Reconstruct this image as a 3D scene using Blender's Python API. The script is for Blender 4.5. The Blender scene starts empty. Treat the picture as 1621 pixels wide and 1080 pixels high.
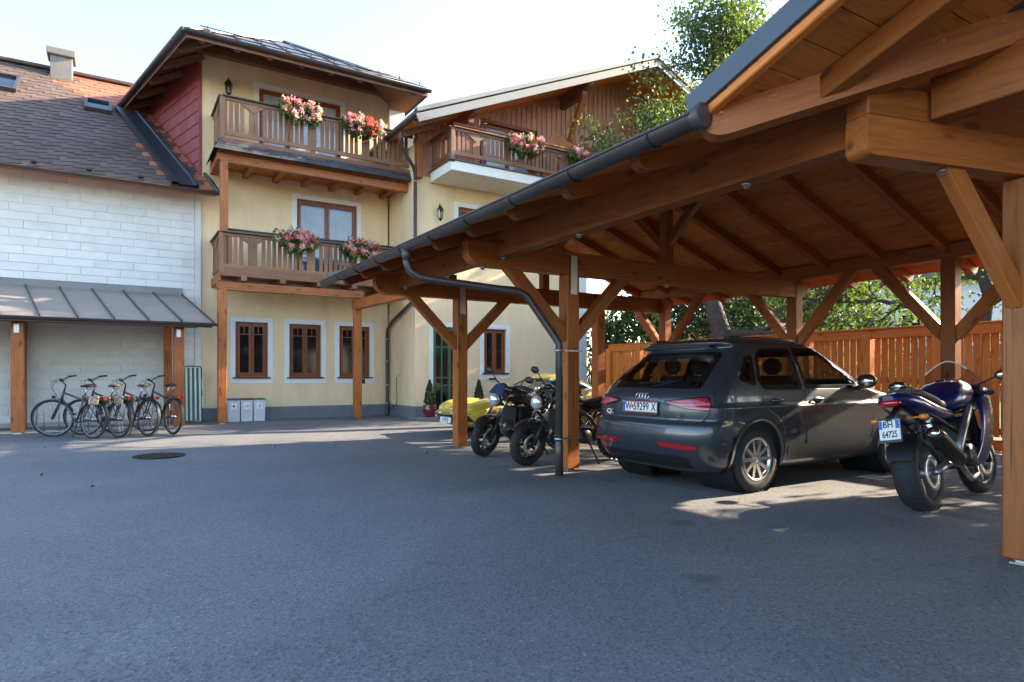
import bpy, bmesh, math, random
from mathutils import Vector as V, Matrix as MX, noise
random.seed(11)
R = math.radians
rnd = random.uniform
S = bpy.context.scene
col = S.collection

# ------------------------------------------------------------------ camera, sky, sun, exposure
cam = bpy.data.cameras.new('camera')
cam.sensor_width = 36.0
cam.lens = 1020.0 / 1621.0 * 36.0
cam.shift_y = 55.0 / 1621.0
cam.clip_start = 0.05
cam.clip_end = 3000
camo = bpy.data.objects.new('camera', cam)
camo.location = (0, 0, 1.2)
camo.rotation_euler = (R(90), 0, R(-31.7))
col.objects.link(camo)
S.camera = camo

SUN_AZ, SUN_EL = R(8.5), R(24.6)          # azimuth measured from +X towards -Y
sdir = V((math.cos(SUN_AZ) * math.cos(SUN_EL), -math.sin(SUN_AZ) * math.cos(SUN_EL), math.sin(SUN_EL)))
wld = bpy.data.worlds.new('World')
S.world = wld
wld.use_nodes = True
wn = wld.node_tree
sky = wn.nodes.new('ShaderNodeTexSky')
sky.sky_type = 'NISHITA'
sky.sun_disc = False
sky.sun_elevation = SUN_EL
sky.sun_rotation = math.atan2(sdir.x, sdir.y)
sky.altitude = 600
sky.air_density = 1.15
sky.dust_density = 1.9
sky.ozone_density = 1.8
bg = wn.nodes['Background']
bg.inputs['Strength'].default_value = 0.15
wn.links.new(sky.outputs[0], bg.inputs[0])

sl = bpy.data.lights.new('sun', 'SUN')
sl.energy = 4.8
sl.angle = R(0.55)
sl.color = (1.0, 0.82, 0.61)
so = bpy.data.objects.new('sun', sl)
so.rotation_euler = sdir.to_track_quat('Z', 'Y').to_euler()
so.location = (30, -8, 20)
col.objects.link(so)
S.view_settings.view_transform = 'Standard'
S.view_settings.look = 'None'
S.view_settings.gamma = 1.0
S.view_settings.exposure = 2.35
S.view_settings.use_curve_mapping = False
S.render.engine = 'CYCLES'
S.cycles.max_bounces = 7
S.cycles.diffuse_bounces = 4
S.cycles.glossy_bounces = 3
S.cycles.transparent_max_bounces = 12
S.cycles.caustics_reflective = False
S.cycles.caustics_refractive = False

# ------------------------------------------------------------------ helpers
W = {}
def link(o, par=None, M=None):
    M = M if M is not None else MX()
    col.objects.link(o)
    if par is not None:
        o.parent = par
        o.matrix_parent_inverse = W[par.name].inverted()
    o.matrix_basis = M
    W[o.name] = M.copy()
    return o
def tag(o, label, cat, group=None):
    o['label'] = label; o['category'] = cat
    if group: o['group'] = group
    return o
def thing(name, label, cat, loc=(0, 0, 0), rz=0, group=None):
    o = bpy.data.objects.new(name, None)
    o.empty_display_size = 0.2
    link(o, None, MX.Translation(loc) @ MX.Rotation(rz, 4, 'Z'))
    return tag(o, label, cat, group)
def copy_tree(o, par=None):
    c = o.copy(); col.objects.link(c)
    if par is not None: c.parent = par
    for ch in list(o.children): copy_tree(ch, c)
    return c
def place(o, loc, rz=0, rx=0, sc=1):
    M = MX.Translation(loc) @ MX.Rotation(rz, 4, 'Z') @ MX.Rotation(rx, 4, 'X') @ MX.Scale(sc, 4)
    o.matrix_basis = M; W[o.name] = M
def sst(a, b, x):
    t = max(0.0, min(1.0, (x - a) / (b - a))); return t * t * (3 - 2 * t)
def gz(x, y):
    return 0.115 * sst(8.5, 16.0, y)

class B:
    def __init__(s): s.v = []; s.f = []; s.sm = []
    def add(s, vs, fs, smooth=False):
        n = len(s.v); s.v += [tuple(p) for p in vs]
        s.f += [tuple(i + n for i in f) for f in fs]; s.sm += [smooth] * len(fs)
        return s
    def box(s, a, b, ch=0.0, M=None):
        c = (V(a) + V(b)) / 2; h = (V(b) - V(a)) / 2
        h = V((abs(h.x), abs(h.y), abs(h.z)))
        ch = min(ch, h.x * .45, h.y * .45, h.z * .45)
        if ch <= 0:
            vs = [V((x * h.x, y * h.y, z * h.z)) + c for x in (-1, 1) for y in (-1, 1) for z in (-1, 1)]
            fs = [(0, 1, 3, 2), (4, 6, 7, 5), (0, 4, 5, 1), (2, 3, 7, 6), (0, 2, 6, 4), (1, 5, 7, 3)]
        else:
            ix = {}; vs = []
            for x in (-1, 1):
                for y in (-1, 1):
                    for z in (-1, 1):
                        for k in range(3):
                            p = [x * (h.x - ch), y * (h.y - ch), z * (h.z - ch)]
                            p[k] = (x, y, z)[k] * h[k]
                            ix[(x, y, z, k)] = len(vs); vs.append(V(p) + c)
            fs = []
            q = [(-1, -1), (1, -1), (1, 1), (-1, 1)]
            for k in range(3):
                for sg in (-1, 1):
                    f = []
                    for a_, b_ in q:
                        t = [0, 0, 0]; t[k] = sg; t[(k + 1) % 3] = a_; t[(k + 2) % 3] = b_
                        f.append(ix[(*t, k)])
                    fs.append(tuple(f if sg > 0 else f[::-1]))
            for k in range(3):
                i, j = (k + 1) % 3, (k + 2) % 3
                for a_ in (-1, 1):
                    for b_ in (-1, 1):
                        t0 = [0, 0, 0]; t0[i] = a_; t0[j] = b_; t1 = list(t0); t0[k] = -1; t1[k] = 1
                        f = [ix[(*t0, i)], ix[(*t1, i)], ix[(*t1, j)], ix[(*t0, j)]]
                        fs.append(tuple(f if a_ * b_ < 0 else f[::-1]))
            for x in (-1, 1):
                for y in (-1, 1):
                    for z in (-1, 1):
                        f = [ix[(x, y, z, 0)], ix[(x, y, z, 1)], ix[(x, y, z, 2)]]
                        fs.append(tuple(f if x * y * z > 0 else f[::-1]))
        if M is not None: vs = [M @ p for p in vs]
        return s.add(vs, fs)
    def tube(s, pts, r, n=8, closed=False, smooth=True, cap=True):
        pts = [V(p) for p in pts]; m = len(pts)
        rr = list(r) if isinstance(r, (list, tuple)) else [r] * m
        if closed: d0 = pts[1] - pts[-1]
        else: d0 = pts[1] - pts[0]
        d0.normalize()
        up = V((0, 0, 1)) if abs(d0.z) < .9 else V((1, 0, 0))
        a = d0.cross(up).normalized()
        vs = []; prev = d0
        for i, p in enumerate(pts):
            if closed: d = pts[(i + 1) % m] - pts[i - 1]
            elif i == 0: d = pts[1] - p
            elif i == m - 1: d = p - pts[i - 1]
            else: d = (pts[i + 1] - p).normalized() + (p - pts[i - 1]).normalized()
            if d.length < 1e-9: d = prev.copy()
            d.normalize()
            a = (a - d * a.dot(d))
            if a.length < 1e-6: a = d.orthogonal()
            a.normalize(); b = d.cross(a); prev = d
            for k in range(n):
                t = 2 * math.pi * k / n
                vs.append(p + (a * math.cos(t) + b * math.sin(t)) * rr[i])
        fs = []
        for i in range(m if closed else m - 1):
            j = (i + 1) % m
            for k in range(n):
                l = (k + 1) % n
                fs.append((i * n + k, i * n + l, j * n + l, j * n + k))
        if cap and not closed:
            fs.append(tuple(range(n - 1, -1, -1))); fs.append(tuple((m - 1) * n + k for k in range(n)))
        return s.add(vs, fs, smooth)
    def lathe(s, prof, M=None, n=20, smooth=True, arc=2 * math.pi):
        vs = []; full = arc > 6.28; c = n if full else n + 1
        for r, h in prof:
            for k in range(c):
                t = arc * k / n
                vs.append(V((r * math.cos(t), r * math.sin(t), h)))
        fs = []
        for i in range(len(prof) - 1):
            for k in range(n):
                l = (k + 1) % c
                fs.append((i * c + k, i * c + l, (i + 1) * c + l, (i + 1) * c + k))
        if M is not None: vs = [M @ p for p in vs]
        return s.add(vs, fs, smooth)
    def prism(s, poly, t0, t1, M=None, smooth=False):
        n = len(poly)
        vs = [V((x, y, t0)) for x, y in poly] + [V((x, y, t1)) for x, y in poly]
        fs = [tuple(range(n - 1, -1, -1)), tuple(range(n, 2 * n))]
        fs += [(i, (i + 1) % n, n + (i + 1) % n, n + i) for i in range(n)]
        if M is not None: vs = [M @ p for p in vs]
        return s.add(vs, fs, smooth)
    def grid(s, rows, smooth=True, flip=False):
        n = len(rows[0]); vs = [p for r in rows for p in r]; fs = []
        for i in range(len(rows) - 1):
            for k in range(n - 1):
                f = (i * n + k, i * n + k + 1, (i + 1) * n + k + 1, (i + 1) * n + k)
                fs.append(f[::-1] if flip else f)
        return s.add(vs, fs, smooth)
    def ball(s, c, r, n=10, m=7, M=None):
        r = V(r) if isinstance(r, (tuple, list, V)) else V((r, r, r)); c = V(c)
        rows = []
        for i in range(m + 1):
            ph = math.pi * i / m
            rows.append([V((r.x * math.sin(ph) * math.cos(2 * math.pi * k / n), r.y * math.sin(ph) * math.sin(2 * math.pi * k / n), r.z * math.cos(ph))) + c for k in range(n + 1)])
        if M is not None: rows = [[M @ p for p in q] for q in rows]
        return s.grid(rows, True, True)
    def quad(s, a, b, c, d): return s.add([a, b, c, d], [(0, 1, 2, 3)])
    def mesh(s, name, mat):
        me = bpy.data.meshes.new(name)
        me.from_pydata(s.v, [], s.f)
        if any(s.sm): me.polygons.foreach_set('use_smooth', s.sm)
        me.validate()
        if mat is not None: me.materials.append(mat)
        return me
    def build(s, name, mat, par=None, M=None):
        return link(bpy.data.objects.new(name, s.mesh(name, mat)), par, M)

def frame(p0, p1, up=(0, 0, 1)):
    p0, p1 = V(p0), V(p1); x = (p1 - p0).normalized(); up = V(up)
    if abs(x.dot(up)) > .98: up = V((0, 1, 0))
    y = up.cross(x).normalized(); z = x.cross(y)
    M = MX(((x.x, y.x, z.x, p0.x), (x.y, y.y, z.y, p0.y), (x.z, y.z, z.z, p0.z), (0, 0, 0, 1)))
    return M, (p1 - p0).length
def beam(name, p0, p1, w, h, mat, par, n0=0, n1=0, ch=.007, up=(0, 0, 1)):
    """timber from p0 to p1 (centre line), width w, height h; n0/n1 = rounded underside of an end"""
    M, L = frame(p0, p1, up)
    b = B()
    if not n0 and not n1: b.box((0, -w / 2, -h / 2), (L, w / 2, h / 2), ch)
    else:
        pts = [(0, h / 2)]
        if n0: pts += [(n0 - n0 * math.cos(k * math.pi / 12), -h / 2 + n0 * .8 * (1 - math.sin(k * math.pi / 12))) for k in range(7)]
        else: pts.append((0, -h / 2))
        if n1: pts += [(L - n1 + n1 * math.sin(k * math.pi / 12), -h / 2 + n1 * .8 * (1 - math.cos(k * math.pi / 12))) for k in range(7)]
        else: pts.append((L, -h / 2))
        pts.append((L, h / 2))
        b.prism(pts, -w / 2, w / 2, MX(((1, 0, 0, 0), (0, 0, -1, 0), (0, 1, 0, 0), (0, 0, 0, 1))))
    return b.build(name, mat, par, M)

# ------------------------------------------------------------------ materials
def nt(name):
    m = bpy.data.materials.new(name); m.use_nodes = True
    return m, m.node_tree, m.node_tree.nodes['Principled BSDF']
def nn(t, ty, **k):
    n = t.nodes.new(ty)
    for a, b in k.items():
        if a in n.inputs: n.inputs[a].default_value = b
        else: setattr(n, a, b)
    return n
def coords(t, stretch=(1, 1, 1), shift=True):
    tc = nn(t, 'ShaderNodeTexCoord'); mp = nn(t, 'ShaderNodeMapping')
    mp.inputs['Scale'].default_value = stretch
    if shift:
        oi = nn(t, 'ShaderNodeObjectInfo'); mu = nn(t, 'ShaderNodeMath', operation='MULTIPLY'); mu.inputs[1].default_value = 57.0
        ad = nn(t, 'ShaderNodeVectorMath', operation='ADD')
        t.links.new(oi.outputs['Random'], mu.inputs[0]); t.links.new(tc.outputs['Object'], ad.inputs[0]); t.links.new(mu.outputs[0], ad.inputs[1])
        t.links.new(ad.outputs[0], mp.inputs[0])
    else: t.links.new(tc.outputs['Object'], mp.inputs[0])
    return mp.outputs[0]
def ramp(t, fac, stops):
    r = nn(t, 'ShaderNodeValToRGB'); e = r.color_ramp.elements
    while len(e) < len(stops): e.new(.5)
    for i, (p, c) in enumerate(stops):
        e[i].position = p; e[i].color = (*c, 1) if len(c) == 3 else c
    t.links.new(fac, r.inputs[0]); return r.outputs[0]
def c3(c, k): return tuple(min(1, x * k) for x in c)
def mix(t, fac, a, b, mode='MIX'):
    m = nn(t, 'ShaderNodeMix', data_type='RGBA', blend_type=mode)
    for i, x in ((0, fac), (6, a), (7, b)):
        if hasattr(x, 'links') or hasattr(x, 'is_linked'): t.links.new(x, m.inputs[i])
        elif i == 0: m.inputs[0].default_value = x
        else: m.inputs[i].default_value = (*x, 1) if len(x) == 3 else x
    return m.outputs[2]
def mat(name, c, rough=.6, metal=0.0, var=.15, sc=6, bump=0.0, bsc=80, stretch=(1, 1, 1), orand=0.0, coat=0.0, spec=.5, dirt=None, dsc=1.2, alpha=None, trans=0, ior=1.5):
    m, t, p = nt(name)
    co = coords(t, stretch)
    n = nn(t, 'ShaderNodeTexNoise', Scale=sc, Detail=6.0, Roughness=.62); t.links.new(co, n.inputs[0])
    cc = ramp(t, n.outputs[0], [(.28, c3(c, 1 - var)), (.72, c3(c, 1 + var))])
    if dirt:
        n2 = nn(t, 'ShaderNodeTexNoise', Scale=dsc, Detail=8.0, Roughness=.7); t.links.new(co, n2.inputs[0])
        f = ramp(t, n2.outputs[0], [(.48, (0, 0, 0)), (.7, (.75, .75, .75))])
        cc = mix(t, f, cc, dirt)
    if orand:
        oi = nn(t, 'ShaderNodeObjectInfo'); mr = nn(t, 'ShaderNodeMapRange'); mr.inputs[3].default_value = 1 - orand; mr.inputs[4].default_value = 1 + orand
        t.links.new(oi.outputs['Random'], mr.inputs[0])
        hs = nn(t, 'ShaderNodeHueSaturation'); t.links.new(cc, hs.inputs['Color']); t.links.new(mr.outputs[0], hs.inputs['Value']); cc = hs.outputs[0]
    t.links.new(cc, p.inputs['Base Color'])
    rr = nn(t, 'ShaderNodeMapRange'); rr.inputs[3].default_value = max(0, rough - .08 * (rough > .15)); rr.inputs[4].default_value = min(1, rough + .08)
    t.links.new(n.outputs[0], rr.inputs[0]); t.links.new(rr.outputs[0], p.inputs['Roughness'])
    p.inputs['Metallic'].default_value = metal
    p.inputs['Specular IOR Level'].default_value = spec
    p.inputs['IOR'].default_value = ior
    p.inputs['Coat Weight'].default_value = coat; p.inputs['Coat Roughness'].default_value = .03
    p.inputs['Transmission Weight'].default_value = trans
    if alpha is not None: p.inputs['Alpha'].default_value = alpha
    if bump:
        n3 = nn(t, 'ShaderNodeTexNoise', Scale=bsc, Detail=4.0); t.links.new(co, n3.inputs[0])
        bp = nn(t, 'ShaderNodeBump', Strength=bump, Distance=.02); t.links.new(n3.outputs[0], bp.inputs['Height']); t.links.new(bp.outputs[0], p.inputs['Normal'])
    return m
def wood(name, c, dark, rough=.5, knots=1.0, orand=.12, weather=None, spec=.4):
    """grain runs along the local X axis of the piece"""
    m, t, p = nt(name)
    co = coords(t, (1.0, 1, 1))
    mp = nn(t, 'ShaderNodeMapping'); mp.inputs['Scale'].default_value = (1.1, 16, 16); t.links.new(co, mp.inputs[0])
    n = nn(t, 'ShaderNodeTexNoise', Scale=2.2, Detail=7.0, Roughness=.65, Distortion=.5); t.links.new(mp.outputs[0], n.inputs[0])
    cc = ramp(t, n.outputs[0], [(.25, dark), (.5, c), (.78, c3(c, 1.22))])
    n2 = nn(t, 'ShaderNodeTexNoise', Scale=1.3, Detail=3.0); t.links.new(co, n2.inputs[0])
    cc = mix(t, ramp(t, n2.outputs[0], [(.35, (0, 0, 0)), (.75, (.45, .45, .45))]), cc, c3(dark, 1.25))
    if knots:
        mk = nn(t, 'ShaderNodeMapping'); mk.inputs['Scale'].default_value = (2.6, 6.5, 6.5); t.links.new(co, mk.inputs[0])
        vo = nn(t, 'ShaderNodeTexVoronoi', Scale=1.0); t.links.new(mk.outputs[0], vo.inputs[0])
        k = ramp(t, vo.outputs['Distance'], [(.09, (.8 * knots,) * 3), (.23, (0, 0, 0))])
        cc = mix(t, k, cc, c3(dark, .45))
    ck = nn(t, 'ShaderNodeMapping'); ck.inputs['Scale'].default_value = (.55, 42, 42); t.links.new(co, ck.inputs[0])
    nc = nn(t, 'ShaderNodeTexNoise', Scale=1.0, Detail=2.0); t.links.new(ck.outputs[0], nc.inputs[0])
    cc = mix(t, ramp(t, nc.outputs[0], [(.27, (.8, .8, .8)), (.32, (0, 0, 0))]), cc, c3(dark, .3))
    if weather:
        n4 = nn(t, 'ShaderNodeTexNoise', Scale=2.0, Detail=6.0); t.links.new(co, n4.inputs[0])
        cc = mix(t, ramp(t, n4.outputs[0], [(.4, (0, 0, 0)), (.65, (.8, .8, .8))]), cc, weather)
    oi = nn(t, 'ShaderNodeObjectInfo'); mr = nn(t, 'ShaderNodeMapRange'); mr.inputs[3].default_value = 1 - orand; mr.inputs[4].default_value = 1 + orand
    t.links.new(oi.outputs['Random'], mr.inputs[0])
    hs = nn(t, 'ShaderNodeHueSaturation'); t.links.new(cc, hs.inputs['Color']); t.links.new(mr.outputs[0], hs.inputs['Value'])
    t.links.new(hs.outputs[0], p.inputs['Base Color'])
    p.inputs['Roughness'].default_value = rough; p.inputs['Specular IOR Level'].default_value = spec
    bp = nn(t, 'ShaderNodeBump', Strength=.25, Distance=.006); t.links.new(n.outputs[0], bp.inputs['Height']); t.links.new(bp.outputs[0], p.inputs['Normal'])
    return m
def leafmat(name, c1, c2, tr=.35, rough=.5):
    m, t, p = nt(name)
    tc = nn(t, 'ShaderNodeTexCoord')
    n = nn(t, 'ShaderNodeTexNoise', Scale=1.6, Detail=3.0); t.links.new(tc.outputs['Object'], n.inputs[0])
    n2 = nn(t, 'ShaderNodeTexWhiteNoise'); 
    sn = nn(t, 'ShaderNodeVectorMath', operation='SNAP'); sn.inputs[1].default_value = (.13, .13, .13); t.links.new(tc.outputs['Object'], sn.inputs[0]); t.links.new(sn.outputs[0], n2.inputs[0])
    f = nn(t, 'ShaderNodeMath', operation='MULTIPLY_ADD'); f.inputs[1].default_value = .45
    t.links.new(n2.outputs[0], f.inputs[0]); 
    f2 = nn(t, 'ShaderNodeMath', operation='SUBTRACT'); f2.inputs[1].default_value = .22; t.links.new(n.outputs[0], f2.inputs[0]); t.links.new(f2.outputs[0], f.inputs[2])
    cc = ramp(t, f.outputs[0], [(.2, c1), (.75, c2)])
    t.links.new(cc, p.inputs['Base Color']); p.inputs['Roughness'].default_value = rough
    ts = nn(t, 'ShaderNodeBsdfTranslucent'); hs = nn(t, 'ShaderNodeHueSaturation', Saturation=1.15, Value=1.5); t.links.new(cc, hs.inputs['Color']); t.links.new(hs.outputs[0], ts.inputs[0])
    ms = nn(t, 'ShaderNodeMixShader'); ms.inputs[0].default_value = tr
    t.links.new(p.outputs[0], ms.inputs[1]); t.links.new(ts.outputs[0], ms.inputs[2])
    t.links.new(ms.outputs[0], t.nodes['Material Output'].inputs[0])
    return m
K = {}
K['wood'] = wood('stained_larch', (.39, .12, .024), (.2, .05, .011), .48, 1.0, .17)
K['woodf'] = wood('fence_larch', (.68, .2, .028), (.43, .1, .016), .5, .8)
K['soffit'] = wood('roof_boards', (.64, .22, .046), (.4, .11, .023), .55, .7, .2)
K['woodd'] = wood('weathered_brown', (.24, .1, .048), (.12, .048, .024), .62, .4, .15, (.22, .14, .1))
K['woodg'] = wood('old_grey_brown', (.27, .12, .055), (.13, .055, .028), .65, .4, .16, (.25, .15, .09))
K['woodp'] = wood('gable_boards', (.5, .235, .15), (.3, .13, .085), .6, .7, .1)
K['winw'] = wood('window_wood', (.24, .075, .025), (.14, .04, .015), .35, .2, .05)
K['cream'] = mat('cream_render', (.9, .665, .395), .85, var=.07, sc=1.5, bump=.35, bsc=90, dirt=(.76, .57, .36), dsc=.9, stretch=(2.2, 2.2, .5))
K['creamw'] = mat('pale_render', (.84, .8, .72), .85, var=.05, sc=2, bump=.2, bsc=120)
K['trim'] = mat('white_trim', (.80, .79, .76), .8, var=.05, sc=4, bump=.1)
K['dado'] = mat('grey_plinth', (.165, .18, .20), .8, var=.12, sc=3, bump=.2)
K['black'] = mat('black_plastic', (.012, .012, .013), .45, var=.2)
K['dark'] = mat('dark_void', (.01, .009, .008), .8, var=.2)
K['gut'] = mat('brown_metal_gutter', (.07, .056, .055), .35, .25, var=.15, sc=3)
K['zinc'] = mat('grey_metal_sheet', (.17, .165, .165), .42, .7, var=.1, sc=2, dirt=(.12, .11, .1))
K['verge'] = mat('blue_grey_sheet', (.07, .078, .09), .42, .3, var=.08, sc=3)
K['fascia'] = mat('pale_metal_fascia', (.235, .23, .215), .55, .2, var=.08, sc=2)
K['steel'] = mat('galvanised_steel', (.5, .5, .5), .35, .9, var=.1)
K['chrome'] = mat('chrome', (.75, .75, .76), .12, 1.0, var=.04)
K['alu'] = mat('alloy', (.6, .6, .6), .28, .95, var=.05)
K['rubber'] = mat('tyre_rubber', (.018, .018, .019), .78, var=.25, sc=20, bump=.3, bsc=90)
K['glass'] = mat('window_glass', (.012, .013, .015), .03, var=.1, ior=1.75)
K['glass2'] = mat('ground_floor_glass', (.01, .011, .012), .04, var=.1, ior=1.5)
K['glassc'] = mat('pale_glass', (.4, .43, .46), .05, var=.25, sc=2.5, ior=1.7)  # brightness of the upper panes comes from this pale base colour
K['glassm'] = mat('sky_reflection_glass', (.1, .115, .13), .04, var=.5, sc=3, ior=1.9)  # sky reflection painted in as a paler, mottled base colour
K['zinc2'] = mat('dull_sheet', (.31, .265, .23), .5, .3, var=.1, sc=2, dirt=(.24, .21, .19))
K['flash'] = mat('dark_flashing', (.045, .05, .058), .4, .4)
K['wback'] = mat('shingle_shadow_joint', (.42, .41, .385), .9)
K['redback'] = mat('red_joint', (.09, .02, .018), .8)
K['wtile'] = mat('white_cement_shingle', (.7, .69, .65), .8, var=.07, sc=3, orand=.035, dirt=(.6, .59, .54), dsc=1.2)
K['rtile'] = mat('brown_roof_tile', (.105, .068, .053), .75, var=.25, sc=5, orand=.22, bump=.2)
K['rtileo'] = mat('orange_roof_tile', (.36, .12, .065), .75, var=.2, sc=5, orand=.2, bump=.2)
K['dtile'] = mat('dark_roof_tile', (.05, .048, .05), .6, var=.2, sc=5, orand=.25)
K['red'] = mat('red_shingle', (.27, .05, .042), .6, var=.15, sc=4, orand=.12)
K['white'] = mat('white_plastic', (.56, .58, .59), .45, var=.04)
K['conc'] = mat('concrete', (.2, .185, .165), .9, var=.15, sc=4, bump=.3)
K['bark'] = mat('bark', (.06, .048, .038), .9, var=.4, sc=8, bump=.9, bsc=25)
K['leafa'] = leafmat('leaf_apple', (.035, .07, .016), (.13, .17, .035), .45)
K['leafd'] = leafmat('leaf_dark', (.018, .042, .014), (.06, .1, .025), .3, .3)
K['leafb'] = leafmat('leaf_box', (.02, .05, .014), (.09, .13, .03), .25, .45)
K['leafg'] = leafmat('leaf_geranium', (.04, .1, .02), (.11, .19, .04), .35)
K['pink'] = leafmat('petals_pink', (.7, .28, .33), (.88, .58, .56), .45)
K['redp'] = leafmat('petals_red', (.6, .08, .09), (.8, .22, .18), .45)

# ================================================================== GROUND
def asphalt():
    m, t, p = nt('asphalt')
    co = coords(t, (1, 1, 1), False)
    n = nn(t, 'ShaderNodeTexNoise', Scale=.55, Detail=7.0, Roughness=.6); t.links.new(co, n.inputs[0])
    base = ramp(t, n.outputs[0], [(.3, (.135, .136, .139)), (.55, (.16, .161, .164)), (.75, (.186, .187, .188))])
    v = nn(t, 'ShaderNodeTexVoronoi', Scale=78.0); t.links.new(co, v.inputs[0])
    g = nn(t, 'ShaderNodeTexNoise', Scale=140.0, Detail=3.0, Roughness=.7); t.links.new(co, g.inputs[0])
    sp = ramp(t, v.outputs['Color'], [(.08, (.45, .45, .45)), (.4, (.95, .95, .95)), (.8, (1.08, 1.08, 1.08)), (.95, (1.7, 1.7, 1.7))])
    cc = mix(t, .8, base, sp, 'MULTIPLY')
    cc = mix(t, .45, cc, ramp(t, g.outputs[0], [(.3, (.55, .55, .55)), (.7, (1.3, 1.3, 1.3))]), 'MULTIPLY')
    st = nn(t, 'ShaderNodeTexNoise', Scale=1.7, Detail=9.0, Roughness=.75, Distortion=1.2); t.links.new(co, st.inputs[0])
    cc = mix(t, ramp(t, st.outputs[0], [(.6, (0, 0, 0)), (.78, (.55, .55, .55))]), cc, (.07, .07, .072))
    wv = nn(t, 'ShaderNodeTexNoise', Scale=1.1, Detail=4.0); t.links.new(co, wv.inputs[0])
    dv = nn(t, 'ShaderNodeVectorMath', operation='MULTIPLY_ADD'); dv.inputs[1].default_value = (.9, .9, .9); t.links.new(wv.outputs[1], dv.inputs[0]); t.links.new(co, dv.inputs[2])
    cr = nn(t, 'ShaderNodeTexVoronoi', Scale=.17, feature='DISTANCE_TO_EDGE'); t.links.new(dv.outputs[0], cr.inputs[0])
    cf = mix(t, ramp(t, wv.outputs[0], [(.45, (0, 0, 0)), (.6, (1, 1, 1))]), (0, 0, 0), ramp(t, cr.outputs['Distance'], [(.0008, (.3, .3, .3)), (.003, (0, 0, 0))]))
    cc = mix(t, cf, cc, (.04, .04, .04))
    ol = nn(t, 'ShaderNodeTexVoronoi', Scale=.75); t.links.new(dv.outputs[0], ol.inputs[0])
    cc = mix(t, ramp(t, ol.outputs['Distance'], [(.06, (.5, .5, .5)), (.13, (0, 0, 0))]), cc, (.06, .06, .06))
    pa = nn(t, 'ShaderNodeTexNoise', Scale=.12, Detail=2.0, Distortion=.6); t.links.new(co, pa.inputs[0])
    cc = mix(t, 1.0, cc, ramp(t, pa.outputs[0], [(.44, (.9, .9, .9)), (.47, (1.06, 1.06, 1.06))]), 'MULTIPLY')
    t.links.new(cc, p.inputs['Base Color'])
    p.inputs['Roughness'].default_value = .82; p.inputs['Specular IOR Level'].default_value = .35
    b1 = nn(t, 'ShaderNodeBump', Strength=.55, Distance=.006); t.links.new(v.outputs['Distance'], b1.inputs['Height'])
    b2 = nn(t, 'ShaderNodeBump', Strength=.4, Distance=.02); t.links.new(n.outputs[0], b2.inputs['Height']); t.links.new(b1.outputs[0], b2.inputs['Normal'])
    t.links.new(b2.outputs[0], p.inputs['Normal'])
    return m
K['asphalt'] = asphalt()
K['grass'] = mat('lawn', (.06, .09, .025), .9, var=.4, sc=9, bump=.6, bsc=60)
xs = [-400, -60, -20, -8, 0, 4, 8, 12, 20, 60, 400]
ys = [-400, -60, -10, 0, 4, 8.5] + [8.5 + .5 * k for k in range(1, 16)] + [18, 22, 40, 100, 400]
ground = B().grid([[V((x, y, gz(x, y))) for x in xs] for y in ys], True).build('ground', K['asphalt'])
ground['kind'] = 'structure'
lawn = B().grid([[V((x, y, gz(x, y) + .01 + .02 * noise.noise(V((x, y, 0))))) for x in (11.75, 13, 15, 18, 24, 40, 120)] for y in [-60, -20, -5, 0, 3, 6, 9, 11, 13, 14, 15, 16, 18, 22, 30, 60]], True).build('lawn', K['grass'])
lawn['kind'] = 'structure'
mh = thing('manhole_cover', 'round rusty iron manhole cover with grid lugs set in the asphalt', 'manhole cover', (.56, 10.72, gz(0, 10.72)))
K['iron'] = mat('rusty_iron', (.05, .034, .026), .6, .5, var=.4, sc=14, bump=.4)
b = B(); b.lathe([(.34, 0.0), (.345, .012), (.30, .014), (.30, .006), (0.001, .006)], MX.Translation((.56, 10.72, gz(0, 10.72) + .002)), 40); b.build('frame_ring', K['iron'], mh)
b = B()
for i in range(-5, 6):
    for j in range(-5, 6):
        if math.hypot(i, j) < 5.0: b.box((.56 + i * .055 - .019, 10.72 + j * .055 - .019, gz(0, 10.72) + .006), (.56 + i * .055 + .019, 10.72 + j * .055 + .019, gz(0, 10.72) + .018), .004)
o = b.build('raised_lugs', K['iron'], mh)

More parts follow.
